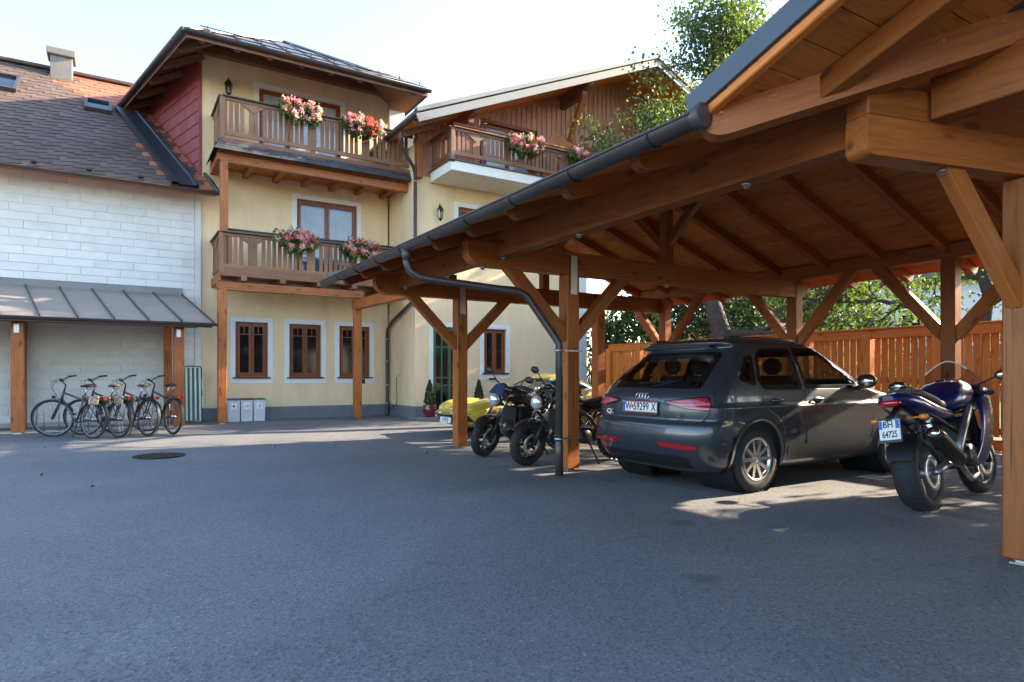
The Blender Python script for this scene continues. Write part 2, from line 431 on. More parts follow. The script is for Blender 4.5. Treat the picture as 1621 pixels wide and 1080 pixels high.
# ================================================================== CARPORT
SL = .345; XR = 6.6; XE = 2.98; XE2 = XR + (XR - XE); YE = 2.65; YR = YE - (XR - XE); YEND = 10.42; YB2 = YR - (YE - YR)
def zA(x): return 2.86 + SL * ((x - 3.8) if x < XR else (2 * XR - x - 3.8))     # underside of the rafters
cp = thing('carport', 'open timber carport with orange stained posts and tiled gable roof over the parked vehicles', 'carport', (4.9, 6.56, 0))
wd = K['wood']
def post(x, y, h, w=.19, name='post', par=cp, m=None):
    g = gz(x, y)
    o = beam(name, (x, y, g + .035), (x, y, h), w, w, m or wd, par, ch=.01)
    b = B(); b.box((x - .045, y - .045, g - .02), (x + .045, y + .045, g + .04)); b.box((x - .07, y - .07, g), (x + .07, y + .07, g + .012)); b.build('post_foot', K['steel'], o)
    return o
ZT0, ZT1 = 2.47, 2.75
for y in (6.56, 9.58):
    beam('tie_beam', (3.42, y, (ZT0 + ZT1) / 2), (9.75, y, (ZT0 + ZT1) / 2), .16, ZT1 - ZT0, wd, cp, .2, .2)
    post(4.9, y, ZT0); 
    b = B(); b.box((4.85, y - .108, 2.22), (4.95, y - .1, 2.7)); b.build('connector_plate', K['steel'], cp)
    for sg in (-1, 1):
        beam('knee_brace', (4.9 + sg * .06, y, 1.68), (4.9 + sg * .93, y, 2.54), .12, .15, wd, cp)
    beam('king_post', (XR, y, ZT1), (XR, y, zA(XR) - .2), .14, .14, wd, cp)
    for sg in (-1, 1): beam('ridge_brace', (XR, y + sg * .05, 3.05), (XR, y + sg * .62, zA(XR) - .25), .1, .12, wd, cp)
post(7.85, 9.58, ZT0)
# near frame under the cross gable
yN = 2.115; ySK = -.246
def nY(x): return yN + ySK * (x - 3.64)
beam('tie_beam', (3.64, yN, 2.567), (9.75, nY(9.75), 2.567), .16, .225, wd, cp, .06)
beam('header_beam', (3.64, yN, 2.773), (9.75, nY(9.75), 2.773), .16, .183, wd, cp)
post(4.95, 1.77, 2.45, .2)
for sg in (-1, 1): beam('knee_brace', (4.95 + sg * .06, nY(4.95), 1.66), (4.95 + sg * .64, nY(4.95 + sg * .64), 2.5), .09, .12, wd, cp)
beam('front_purlin', (3.86, 2.15, 2.72), (3.86, 10.25, 2.72), .15, .28, wd, cp, 0, .12)
beam('ridge_purlin', (XR, -.9, zA(XR) - .13), (XR, 10.25, zA(XR) - .13), .14, .2, wd, cp)
beam('back_purlin', (9.5, -3, 2.86), (9.5, 10.25, 2.86), .16, .2, wd, cp)
for x, y in ((9.5, 4.24), (9.5, 6.56), (9.5, 9.48), (9.5, .4)):
    post(x, y, 2.76, .18)
    for sg in (-1, 1): beam('knee_brace', (x, y + sg * .06, 1.72), (x, y + sg * .98, 2.8), .11, .15, wd, cp)
# boarded end wall outside the view, added to darken the near bay
for k in range(30):
    x = 4.2 + .18 * k; beam('blocker_board', (x, -4.35, .12), (x, -4.35, 2.62), .025, .174, K['soffit'], cp, ch=.003, up=(1, 0, 0))
beam('blocker_rail', (4.1, -4.3, .5), (9.6, -4.3, .5), .06, .1, wd, cp); beam('blocker_rail', (4.1, -4.3, 2.2), (9.6, -4.3, 2.2), .06, .1, wd, cp)
# cross-gable purlins running towards the camera
beam('gable_purlin', (4.12, nY(4.12) - .084, 2.83), (4.12, -3.4, 2.83), .16, .28, wd, cp)
post(4.12, -3.2, 2.69, .2)
post(9.5, -3.2, 2.76, .2)
beam('gable_ridge_purlin', (2.75, YR, zA(XR) - .13), (10.4, YR, zA(XR) - .13), .14, .2, wd, cp)
for X in (3.9, 9.3): beam('gable_king_post', (X, YR, 2.7), (X, YR, zA(XR) - .23), .14, .14, wd, cp)
# rafters of the long roof
RH = .13
for k in range(9):
    y = 3.42 + .845 * k
    for sg in (-1, 1):
        x0 = XE + .16 if sg < 0 else XE2 - .02
        beam('rafter', (x0, y, zA(x0) + RH / 2), (XR + sg * .03, y, zA(XR + sg * .03) + RH / 2), .1, RH, wd, cp, .1)
# valley rafters and jack rafters of the cross gable
def zBp(y): return zA(XE) + SL * (YE - y) if y > YR else zA(XE) + SL * (YE - 2 * YR + y)
beam('valley_rafter', (XE - .02, YE + .02, zA(XE) + .09), (XR, YR, zA(XR) + .09), .13, .2, wd, cp, .14)
beam('valley_rafter', (XE2 + .02, YE + .02, zA(XE) + .09), (XR, YR, zA(XR) + .09), .13, .2, wd, cp, .14)
for X in (3.42, 4.25, 5.1, 5.95, 7.25, 8.1, 8.95, 9.8):
    yv = YE - (min(X, 2 * XR - X) - XE)
    beam('jack_rafter', (X, yv - .02, zBp(yv) + RH / 2 + .02), (X, YR, zBp(YR) + RH / 2 + .02), .1, RH, wd, cp)
for X in (3.0 + .42 * 1, 4.25, 5.1, 5.95, 6.8, 7.65, 8.5, 9.35, 10.1):
    beam('rafter', (X, YB2, zBp(YB2) + RH / 2), (X, YR, zBp(YR) + RH / 2), .1, RH, wd, cp)
# boarding on the rafters, one plank after another
nb = 18; dx = (XR - XE) / nb; co_, si_ = math.cos(math.atan(SL)), math.sin(math.atan(SL))
for i in range(nb):
    for sg in (-1, 1):
        xm = XE + dx * (i + .5) if sg < 0 else XE2 - dx * (i + .5)
        ys0 = YE - (XE + dx * (i + .5) - XE) - .02
        z = zA(xm) + RH + .013
        up = V((-sg * 0 + (-SL if sg < 0 else SL), 0, 1)).normalized()
        cut = rnd(4.2, 8.2)
        for a, e in ((ys0, cut - .003), (cut + .003, YEND)):
            beam('roof_board', (xm, a, z), (xm, e, z), dx / co_ - .005, .022, K['soffit'], cp, ch=.003, up=up)
for i in range(nb):
    ym = YE - dx * (i + .5); z = zBp(ym) + RH + .035
    up = V((0, SL, 1)).normalized()
    xv = XE + dx * (i + .5)
    for a, e in ((XE - .05, xv + .03), (2 * XR - xv - .03, XE2 + .05)):
        beam('roof_board', (a, ym, z), (e, ym, z), dx / co_ - .005, .022, K['soffit'], cp, ch=.003, up=up)
    ym = YB2 + dx * (i + .5); z = zBp(ym) + RH + .013; up = V((0, -SL, 1)).normalized()
    beam('roof_board', (XE - .05, ym, z), (XE2 + .05, ym, z), dx / co_ - .005, .022, K['soffit'], cp, ch=.003, up=up)
# tile covering: eave courses one by one, the rest joined
tw, tl = .3, .34
tb = B()
tm = B().box((-tw / 2 + .002, -.01, -.009), (tw / 2 - .002, tl, .009), .004).mesh('tile', K['dtile'])
th = RH + .05
for c in range(12):
    for k in range(int((YEND - 1) / tw) + 1):
        y = YEND - tw * (k + .5) - (.15 if c % 2 else 0)
        s_ = c * .29 - .06; x = XE + s_ * co_
        if y < YE - (x - XE) - .1: continue
        M = MX.Translation((x, y, zA(XE) + s_ * si_ + th + .012)) @ MX.Rotation(-math.atan(SL) + .05, 4, 'Y') @ MX.Rotation(-math.pi / 2, 4, 'Z')
        if c < 3: link(bpy.data.objects.new('tile', tm), cp, M)
        else: tb.box((-tw / 2 + .002, -.01, -.009), (tw / 2 - .002, tl, .009), 0, M)
o = tb.build('tile_covering', K['dtile'], cp); o['kind'] = 'stuff'
b = B()
b.grid([[V((XR + .02, YR - .02, zA(XR) + th + .02)), V((XR + .02, YEND, zA(XR) + th + .02))], [V((XE2 + .05, YE, zA(XE) + th)), V((XE2 + .05, YEND, zA(XE) + th))]], False)
b.add([(XE - .06, YE + .06, zA(XE) + th + .0), (XE - .06, YR, zA(XR) + th + .03), (XR, YR, zA(XR) + th + .03)], [(0, 1, 2)])
b.add([(XE2 + .06, YE + .06, zA(XE) + th + .0), (XE2 + .06, YR, zA(XR) + th + .03), (XR, YR, zA(XR) + th + .03)], [(0, 1, 2)])
b.add([(XE - .06, YR, zA(XR) + th + .03), (XE2 + .06, YR, zA(XR) + th + .03), (XE2 + .06, YB2, zA(XE) + th), (XE - .06, YB2, zA(XE) + th)], [(0, 1, 2, 3)])
o = b.build('roof_sheet', K['dtile'], cp)
md = o.modifiers.new('t', 'SOLIDIFY'); md.thickness = .02
beam('ridge_cap', (XR, YR, zA(XR) + th + .04), (XR, YEND, zA(XR) + th + .04), .22, .05, K['dtile'], cp)
# verge of the cross gable: blue-grey sheet over a batten
for X, s_ in ((XE - .06, 1), (XE2 + .06, -1)):
    for a, e in (((YE + .07), YR), (YB2 - .05, YR)):
        beam('verge_sheet', (X, a, zBp(min(a, YE)) + RH + .115 - (SL * .07 if a > YE else 0)), (X, e, zBp(e) + RH + .115), .03, .135, K['verge'], cp, ch=.004)
        beam('verge_batten', (X + .03 * s_, a - (.03 if a > 0 else -.03), zBp(min(a, YE)) + RH - .005), (X + .03 * s_, e, zBp(e) + RH - .005), .06, .05, K['woodf'], cp)
beam('far_verge', (XE - .03, YEND + .02, zA(XE) + RH + .08), (XR, YEND + .02, zA(XR) + RH + .08), .03, .14, K['verge'], cp)
beam('far_verge', (XE2 + .03, YEND + .02, zA(XE) + RH + .08), (XR, YEND + .02, zA(XR) + RH + .08), .03, .14, K['verge'], cp)
# half-round gutter with joints, brackets, end caps
def gutter(par, x, y0, y1, z0, z1, r=.075, seg=1.0, flip=1):
    """open half-round trough along Y"""
    n = 10; L = y1 - y0
    def sec(y, rr, e=0): return [V((x + rr * math.cos(math.pi + math.pi * k / n), y, z0 + (z1 - z0) * (y - y0) / L + rr * math.sin(math.pi + math.pi * k / n))) for k in range(n + 1)]
    b = B(); b.grid([sec(y0, r), sec(y1, r)], True); b.grid([sec(y0, r - .005), sec(y1, r - .005)], True, True)
    for sx in (-1, 1): b.tube([(x + sx * r, y0, z0), (x + sx * r, y1, z1)], .011, 6)
    for y in (y0, y1):
        q = sec(y, r); b.add(q, [tuple(range(len(q)))])
    o = b.build('gutter', K['gut'], par)
    k = y0 + .35
    while k < y1 - .2:
        j = B(); j.tube(sec(k, r + .004), .007, 5); j.build('gutter_joint', K['black'], o)
        k += seg
    return o
zG = zA(XE) + RH + .0
gt = gutter(cp, XE - .1, YE - .04, YEND + .02, zG - .0, zG + .0, .074, .82)
b = B(); b.lathe([(.075, 0), (.075, .05), (.05, .055), (.0, .055)], MX.Translation((XE - .1, YE - .03, zG - .01)) @ MX.Rotation(R(90), 4, 'X'), 16); b.build('gutter_end_cap', K['gut'], gt)
dp = B(); q = [(XE - .1, 6.98, zG - .07), (XE - .1, 6.98, zG - .2), (XE - .07, 6.96, zG - .29), (XE + .02, 6.93, zG - .36), (XE + .15, 6.87, zG - .385), (4.12, 6.5, 2.2), (4.2, 6.46, 2.15), (4.45, 6.26, 1.68), (4.5, 6.22, 1.58), (4.5, 6.22, .02)]
dp.tube(q, .046, 14); dpo = dp.build('downpipe', K['gut'], cp)
b = B()
b.tube([(XE - .1, 6.98, zG - .05), (XE - .1, 6.98, zG - .12), (XE - .1, 6.98, zG - .18)], [.075, .055, .05], 14)
b.build('pipe_outlet', K['gut'], dpo)
B().tube([(4.5, 6.22, .02), (4.5, 6.22, .42), (4.5, 6.22, .425)], [.05, .05, .046], 14).build('pipe_socket', K['gut'], dpo)
for y in (1.5, .45):
    b = B(); b.lathe([(.05, -.012), (.062, -.012), (.062, .012), (.05, .012)], MX.Translation((4.5, 6.22, y)), 16); b.box((4.54, 6.21, y - .01), (4.84, 6.23, y + .01)); b.build('pipe_clamp', K['steel'], dpo)
for x, y, z in ((3.86, 3.05, 2.575), (3.86, 6.45, 2.575), (3.86, 9.4, 2.575), (4.3, nY(4.3), 2.45), (3.65, 6.56, 2.465), (6.6, 6.56, 2.465), (3.86, 5.0, 2.575)):
    B().lathe([(.0, -.03), (.022, -.03), (.022, -.01), (.035, -.01), (.035, .005), (0, .005)], MX.Translation((x, y, z)), 10).build('bolt', K['steel'], cp)

# ================================================================== FENCE behind the carport
fn = thing('slat_fence', 'tall orange stained timber fence with narrow vertical slats behind the carport', 'fence', (11.5, 7, 0))
XF = 11.5
slm = B().box((0, -.052, -.011), (1.62, .052, .011), .003).mesh('slat', K['woodf'])
y = .05; i = 0
while y < 13.5:
    if i % 9 == 4:
        post(XF - .02, y + .05, 1.93, .16, 'fence_post', fn, K['woodf']); y += .2
    else:
        M = MX.Translation((XF + rnd(-.003, .003), y, .26)) @ MX.Rotation(-math.pi / 2, 4, 'Y') @ MX.Rotation(math.pi/2, 4, 'X') @ MX.Rotation(math.pi/2, 4, 'X')
        o = link(bpy.data.objects.new('slat', slm), fn, MX.Translation((XF + rnd(-.004, .004), y, .26)) @ MX(((0, 0, 1, 0), (0, 1, 0, 0), (1, 0, 0, 0), (0, 0, 0, 1))))
        y += .122
    i += 1
for z, h in ((.34, .1), (1.12, .1)): beam('rail', (XF + .035, 0, z), (XF + .035, 13.55, z), .04, h, K['woodf'], fn)
beam('top_board', (XF - .03, 0, 1.935), (XF - .03, 13.55, 1.935), .035, .17, K['woodf'], fn)
beam('cap_rail', (XF, 0, 2.03), (XF, 13.55, 2.03), .14, .03, K['woodf'], fn)
beam('bottom_board', (XF + .035, 0, .13), (XF + .035, 13.55, .13), .03, .16, K['woodf'], fn)

# ================================================================== BUILDING HELPERS
def wall_holes(b, x0, x1, z0, z1, y, holes, dep=.16):
    """wall face looking towards -Y with real openings and reveals"""
    xs = sorted({x0, x1, *[h[0] for h in holes], *[h[1] for h in holes]})
    zs = sorted({z0, z1, *[h[2] for h in holes], *[h[3] for h in holes]})
    for i in range(len(xs) - 1):
        for j in range(len(zs) - 1):
            cx, cz = (xs[i] + xs[i + 1]) / 2, (zs[j] + zs[j + 1]) / 2
            if any(h[0] < cx < h[1] and h[2] < cz < h[3] for h in holes): continue
            b.quad((xs[i], y, zs[j]), (xs[i + 1], y, zs[j]), (xs[i + 1], y, zs[j + 1]), (xs[i], y, zs[j + 1]))
    for a, c, d, e in holes:
        b.quad((a, y, d), (a, y + dep, d), (a, y + dep, e), (a, y, e)); b.quad((c, y, d), (c, y, e), (c, y + dep, e), (c, y + dep, d))
        b.quad((a, y, e), (a, y + dep, e), (c, y + dep, e), (c, y, e)); b.quad((a, y, d), (c, y, d), (c, y + dep, d), (a, y + dep, d))
    return b
def fr(b, x0, x1, z0, z1, y0, y1, w, ch=.004):
    b.box((x0, y0, z0), (x0 + w, y1, z1), ch); b.box((x1 - w, y0, z0), (x1, y1, z1), ch)
    b.box((x0 + w, y0, z0), (x1 - w, y1, z0 + w), ch); b.box((x0 + w, y0, z1 - w), (x1 - w, y1, z1), ch)
def window(par, x0, x1, z0, z1, y, n=2, bars=True, wood_=None, trim=.12, sill=True, gl=None, topbar=.3):
    """casement window in an opening of a wall looking towards -Y"""
    wm = wood_ or K['winw']
    b = B(); fr(b, x0, x1, z0, z1, y + .07, y + .13, .05)
    o = b.build('window', wm, par)
    w = (x1 - x0 - .1) / n
    for k in range(n):
        a = x0 + .05 + w * k; e = a + w
        s = B(); fr(s, a + .003, e - .003, z0 + .05, z1 - .05, y + .055, y + .105, .06)
        if bars:
            zt = z1 - topbar; s.box((a + .06, y + .065, zt - .012), (e - .06, y + .095, zt + .012))
            xm = (a + e) / 2; s.box((xm - .01, y + .065, zt), (xm + .01, y + .095, z1 - .1))
        s.build('casement', wm, o)
        p = B(); p.box((a + .05, y + .076, z0 + .1), (e - .05, y + .084, z1 - .1)); p.build('pane', gl or K['glass'], o)
    if trim:
        t = B(); fr(t, x0 - trim, x1 + trim, z0 - trim - (.04 if sill else 0), z1 + trim, y - .014, y + .01, trim, .003); t.build('window_surround', K['trim'], par)
    if sill:
        s = B(); s.box((x0 - .06, y - .07, z0 - .035), (x1 + .06, y + .06, z0 - .002), .006); s.build('sill', K['winsill'], o)
    k = B(); k.box((x0, y + .15, z0), (x1, y + .16, z1)); k.build('dark_room_sheet', K['dark'], o)  # dark sheet stands in for the unlit room behind the panes
    return o
K['winsill'] = mat('dark_sill', (.05, .032, .025), .4, .2)
SLATC = {}
def slats(par, p0, p1, z0, z1, m, w=.082, gap=.036, wide=11, tri=True, slant=None):
    """row of vertical balcony boards between two plan points, every board an object"""
    p0, p1 = V((*p0, 0)), V((*p1, 0)); d = p1 - p0; L = d.length; d.normalize()
    n = int(L / (w + gap)); st = L / n; key = (round(z1 - z0, 3), w, m.name)
    if key not in SLATC:
        H = z1 - z0; b = B(); pr = [(0, w * .5), (H * .18, w * .5), (H * .24, w * .36), (H * .3, w * .5), (H * .7, w * .5), (H * .76, w * .36), (H * .82, w * .5), (H, w * .5)]
        b.box((0, -w / 2, -.011), (H, w / 2, .011), .003); SLATC[key] = b.mesh('slat', m)
    wd_ = None
    for i in range(n):
        q = p0 + d * (st * (i + .5))
        x = V((0, 0, 1)); y = d; z = x.cross(y)
        M = MX(((x.x, y.x, z.x, q.x), (x.y, y.y, z.y, q.y), (x.z, y.z, z.z, z0), (0, 0, 0, 1)))
        if wide and i % wide == wide // 2:
            b = B(); b.box((0, -w * 1.2, -.016), (z1 - z0, w * 1.2, .016), .003)
            if tri: b.prism([(z1 - z0 - .02, -.26), (z1 - z0 - .02, .26), (z1 - z0 - .2, 0)], -.03, -.014); b.prism([(z1 - z0 - .02, -.26), (z1 - z0 - .02, .26), (z1 - z0 - .2, 0)], .014, .03)
            b.build('panel_board', m, par, M)
        elif wide and (i % wide in (wide // 2 - 1, wide // 2 + 1)): continue
        else:
            M = M @ MX.Rotation(rnd(-.006, .006), 4, 'Z')
            link(bpy.data.objects.new('slat', SLATC[key]), par, M)
def pathtube(name, pts, r, m, par, n=10): return B().tube(pts, r, n).build(name, m, par)

# ================================================================== MAIN HOUSE
YF = 17.0; XL = 1.76; XI = 6.45
mh_ = thing('main_house', 'three storey cream rendered house with wooden balconies and dark hipped metal roof', 'house', (4.1, 17.2, .1))
gw = [(2.53, 3.29, 1.17, 2.53), (3.81, 4.62, 1.17, 2.53), (5.10, 5.94, 1.17, 2.53)]
up1 = (4.0, 5.58, 3.6, 5.76); up2 = (3.08, 5.14, 6.6, 8.4)
b = B(); wall_holes(b, XL, XI, .08, 9.3, YF, gw + [up1, up2])
BKX = .42
b.quad((XL, YF, .08), (XL, YF, 9.3), (BKX, 22, 9.3), (BKX, 22, .08))
b.quad((XI, 22, .08), (BKX, 22, .08), (BKX, 22, 9.3), (XI, 22, 9.3)); b.quad((XI, YF, 6.2), (XI, 22, 6.2), (XI, 22, 9.3), (XI, YF, 9.3))
b.quad((XL, YF, 9.3), (XI, YF, 9.3), (XI, 22, 9.3), (BKX, 22, 9.3))
b.build('wall', K['cream'], mh_)
b = B(); b.box((XL, YF - .02, 0), (XI - .022, YF + .05, .42), .004); b.build('plinth', K['dado'], mh_)
for h in gw: window(mh_, *h, YF, gl=K['glass2'])
window(mh_, *up1, YF, 2, False, K['winw'], .12, False, K['glassm'])
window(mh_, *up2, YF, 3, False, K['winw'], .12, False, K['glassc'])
# red shingles on the side wall above the lower roof
def xr(y): return XL - .02 - (y - 17.0) * .268
b = B(); b.add([(XL - .006, YF - .002, 5.2), (XL - .006, YF - .002, 9.0), (BKX - .006, 22, 9.2), (BKX - .006, 22, 5.2)], [(0, 1, 2, 3)]); b.build('shingle_backing', K['redback'], mh_)
rs = B().box((-.235, -.009, -.145), (.235, .009, .16), .003).mesh('red_shingle', K['red'])
sk = math.atan2(5.0, BKX - XL)
for r in range(14):
    for c in range(-1, 11):
        s_ = .24 + c * .484 + (.24 if r % 2 else 0)
        if c < 0:
            if r % 2 == 0: continue
            s_ = .12
        if s_ > 5.0: continue
        x = XL + math.cos(sk) * s_; y = YF + math.sin(sk) * s_; z = 5.3 + r * .3
        if z > 9.0 or z < 5.46 + (y - 16.3) * .74 - .35: continue
        link(bpy.data.objects.new('red_shingle', rs), mh_, MX.Translation((x - .018, y - .004, z)) @ MX.Rotation(sk, 4, 'Z') @ MX.Rotation(.06, 4, 'X') @ MX.Scale(.5 if c < 0 else 1, 4, (1, 0, 0)))
beam('corner_trim', (XL - .012, YF + .0, 5.6), (XL - .012, YF + .0, 9.0), .07, .05, K['red'], mh_)
# hipped roof
ZE_ = 8.42; FL = V((1.30, 15.2, ZE_)); FR_ = V((6.85, 15.2, ZE_)); BL = V((-.2, 22.2, ZE_)); BR = V((6.85, 22.2, ZE_)); PK = V((3.96, 18.5, 10.33)); PK2 = V((3.7, 19.4, 10.33))
b = B(); t_ = V((0, 0, .1))
for off, fl in ((t_, False), (V((0, 0, .06)), True)):
    for f in ((FL, FR_, PK), (FR_, BR, PK2, PK), (BR, BL, PK2), (BL, FL, PK, PK2)):
        f = [p + off for p in f]; b.add(f if not fl else f[::-1], [tuple(range(len(f)))])
for p, q in ((FL, FR_), (FR_, BR), (BR, BL), (BL, FL)): b.quad(p + V((0, 0, .06)), q + V((0, 0, .06)), q + t_, p + t_)
rf = b.build('roof', K['zinc'], mh_)
b = B()
for f in ((FL, FR_, PK), (FR_, BR, PK2, PK), (BR, BL, PK2), (BL, FL, PK, PK2)): f = [p + V((0, 0, .04)) for p in f]; b.add(f[::-1], [tuple(range(len(f)))])
for p, q in ((FL, FR_), (FR_, BR), (BR, BL), (BL, FL)): b.quad(p + V((0, 0, -.06)), q + V((0, 0, -.06)), q + V((0, 0, .058)), p + V((0, 0, .058)))
b.build('soffit', K['woodd'], mh_)
sl_ = (PK.z - ZE_) / (PK.y - FL.y)
def seam(p, q): beam('seam', p + V((0, 0, .115)), q + V((0, 0, .115)), .022, .04, K['zinc'], rf, ch=.004)
for k in range(1, 10):
    x = FL.x + .556 * k
    if x < PK.x: f = (x - FL.x) / (PK.x - FL.x)
    else: f = (FR_.x - x) / (FR_.x - PK.x)
    seam(V((x, FL.y, ZE_)), V((x, FL.y + f * 3.3, ZE_ + f * (PK.z - ZE_))))
for p, q in ((FL, PK), (FR_, PK), (PK, PK2)): beam('ridge_cap', p + V((0, 0, .12)), q + V((0, 0, .12)), .16, .05, K['zinc'], rf)
for k, yy in ((0, 15.55), (1, 15.68)):
    pass
sg_ = thing
for k in range(10):
    x = 1.75 + k * .56; z = ZE_ + .1 + sl_ * .38
    b = B(); b.box((x - .012, 15.4, z - .06), (x + .012, 15.68, z - .02)); b.box((x - .012, 15.56, z - .05), (x + .012, 15.585, z + .14)); b.build('snow_guard_bracket', K['black'], rf)
for dz in (.05, .12): pathtube('snow_guard_bar', [(1.6, 15.572, ZE_ + .1 + sl_ * .38 + dz), (6.6, 15.572, ZE_ + .1 + sl_ * .38 + dz)], .012, K['black'], rf, 6)
for k in range(8):
    x = 1.62 + k * .7
    beam('rafter', (x, 15.3, ZE_ + sl_ * .1 - .06), (x, 17.05, ZE_ + sl_ * 1.85 - .06), .1, .15, K['woodd'], mh_, .08)
for k in range(5):
    y = 15.9 + k * 1.1; f = (y - FL.y) / (BL.y - FL.y); xe = FL.x + f * (BL.x - FL.x)
    beam('rafter', (xe + .05, y, ZE_ - .03), (xe + .9, y, ZE_ + .42), .1, .15, K['woodd'], mh_, .08)
beam('wall_plate', (XL - .4, YF - .09, 8.98), (XI + .3, YF - .09, 8.98), .16, .2, K['woodd'], mh_)
beam('wall_plate', (XL - .05, 15.3, 8.6), (XL - .05, YF, 9.1), .14, .18, K['woodd'], mh_)
def gut_x(par, x0, x1, y, z, r=.065, m=None):
    n = 10
    def sec(x, rr): return [V((x, y + rr * math.cos(math.pi + math.pi * k / n), z + rr * math.sin(math.pi + math.pi * k / n))) for k in range(n + 1)]
    b = B(); b.grid([sec(x0, r), sec(x1, r)], True, True); b.grid([sec(x0, r - .005), sec(x1, r - .005)], True)
    for s in (-1, 1): b.tube([(x0, y + s * r, z), (x1, y + s * r, z)], .01, 6)
    for x in (x0, x1): q = sec(x, r); b.add(q, [tuple(range(len(q)))])
    return b.build('gutter', m or K['gut'], par)
gut_x(mh_, FL.x - .05, FR_.x + .05, 15.12, ZE_ + .07)
B().tube([FL + V((-.07, -.05, .06)), BL + V((-.07, 0, .06))], .065, 10).build('side_gutter', K['gut'], mh_)

def balcony(par, pts, z0, z1, ym, m, zf, mrail, dark=None):
    """pts = plan path of the railing; deck between railing and wall"""
    x0 = min(p[0] for p in pts); x1 = max(p[0] for p in pts); yf = min(p[1] for p in pts)
    o = B().box((x0 + .03, yf + .03, zf - .05), (x1, ym - .002, zf), .004).build('balcony', K['woodd'], par)
    for a, e in zip(pts, pts[1:]):
        slats(o, a, e, z0, z1, m)
        for zz, h, w in ((z1 + .03, .07, .05), (z0 + .05, .1, .035)):
            beam('rail', (*a, zz), (*e, zz), w, h, mrail, o)
        beam('rail', (*a, z1 + .085), (*e, z1 + .085), .15, .035, dark or mrail, o)
    for p in pts[1:-1]: beam('corner_post', (*p, zf - .12), (*p, z1 + .06), .1, .1, mrail, o)
    return o
K['rail'] = mat('dark_handrail', (.06, .045, .04), .5, 0, var=.3, sc=9)
b1 = balcony(mh_, [(2.03, YF - .02), (2.03, 15.6), (6.2, 15.6)], 3.6, 4.33, YF, K['woodg'], 3.6, K['woodg'], K['rail'])
for y in (15.6,): pathtube('upper_handrail', [(2.09, 16.9, 4.5), (2.09, 15.7, 4.5), (6.2, 15.7, 4.5)], .028, K['rail'], b1, 8)
beam('bottom_board', (2.0, 15.575, 3.53), (6.2, 15.575, 3.53), .03, .2, K['woodg'], b1)
beam('side_board', (2.0, 15.6, 3.42), (2.0, YF, 3.42), .04, .2, K['wood'], b1)
for k in range(5): beam('joist', (2.5 + .85 * k, 15.55, 3.40), (2.5 + .85 * k, YF, 3.40), .12, .14, K['woodd'], b1, .05)
beam('balcony_beam', (1.95, 15.72, 3.22), (5.3, 15.72, 3.22), .16, .18, K['wood'], mh_, .09)
post(2.06, 15.72, 3.13, .18, 'post', mh_)
beam('post', (2.1, 15.72, 3.62), (2.1, 15.72, 6.0), .16, .16, K['wood'], mh_)
b2 = balcony(mh_, [(2.05, YF - .02), (2.05, 15.6), (6.6, 15.6)], 6.58, 7.36, YF, K['woodg'], 6.5, K['woodg'], K['rail'])
beam('balcony_beam', (2.0, 15.72, 6.09), (6.62, 15.72, 6.07), .16, .19, K['wood'], mh_, .09)
beam('side_beam', (2.03, 15.66, 6.12), (2.03, YF, 6.12), .14, .17, K['wood'], mh_)
for k in range(6): beam('joist', (2.75 + .7 * k, 15.8, 6.13), (2.75 + .7 * k, YF, 6.13), .12, .14, K['wood'], b2, .0)
B().box((2.1, 15.65, 6.2), (6.6, YF, 6.24)).build('deck_boards', K['soffit'], b2)
B().box((6.2, 16.2, 6.5), (6.62, 16.24, 8.25), .01).build('balcony_screen', K['trim'], b2)
# slate apron round the upper balcony
sm_ = B().box((-.1, -.012, 0), (.1, .0, .2), .003).mesh('slate', K['dtile'])
for r in range(2):
    for k in range(24):
        x = 1.98 + .195 * k + (.09 if r else 0)
        if x > 6.62: continue
        link(bpy.data.objects.new('slate', sm_), b2, MX.Translation((x, 15.40 + .08 * r, 6.19 + .13 * r)) @ MX.Rotation(R(-35 + rnd(-2, 2)), 4, 'X') @ MX.Rotation(rnd(-.03, .03), 4, 'Y'))
    for k in range(7):
        y = 15.5 + .2 * k + .1 * r
        if y > 16.95: continue
        link(bpy.data.objects.new('slate', sm_), b2, MX.Translation((1.86 + .08 * r, y, 6.19 + .13 * r)) @ MX.Rotation(-math.pi / 2, 4, 'Z') @ MX.Rotation(R(-35), 4, 'X'))
B().box((1.99, 15.53, 6.2), (6.62, 15.6, 6.5)).build('apron_board', K['woodd'], b2)
B().box((1.96, 15.601, 6.2), (2.03, 16.98, 6.5)).build('apron_board', K['woodd'], b2)

# ================================================================== WING with gable
YW = 15.2; XW = 6.5; XWE = 12.0
wg = thing('gable_wing', 'projecting cream house wing with boarded gable, green door and white balcony slab', 'house', (9, 15.3, .1))
door = (7.0, 7.84, .17, 2.47); w2 = (8.5, 9.2, 1.28, 2.47); w3 = (7.72, 9.3, 4.55, 5.66)
b = B(); wall_holes(b, XW, XWE, .08, 6.3, YW, [door, w2, w3])
b.quad((XW, 22, .08), (XW, YW, .08), (XW, YW, 7.1), (XW, 22, 7.1)); b.quad((XWE, YW, .08), (XWE, 21, .08), (XWE, 21, 6.3), (XWE, YW, 6.3))
b.build('wall', K['cream'], wg)
b = B(); b.box((XW - .02, YW - .02, 0), (door[0] - .12, YW + .05, .42), .004); b.box((door[1] + .12, YW - .02, 0), (XWE + .02, YW + .05, .42), .004); b.box((XW - .02, YW + .05, 0), (XW + .03, YF - .022, .42), .004); b.build('plinth', K['dado'], wg)
window(wg, *w2, YW, 2, False, gl=K['glass2']); window(wg, *w3, YW, 2, True)
B().box((XWE - .45, YW - .012, .42), (XWE + .012, YW + .02, 6.2), .004).build('white_corner', K['trim'], wg)
K['green'] = mat('green_paint', (.05, .135, .06), .4, var=.1, sc=3)
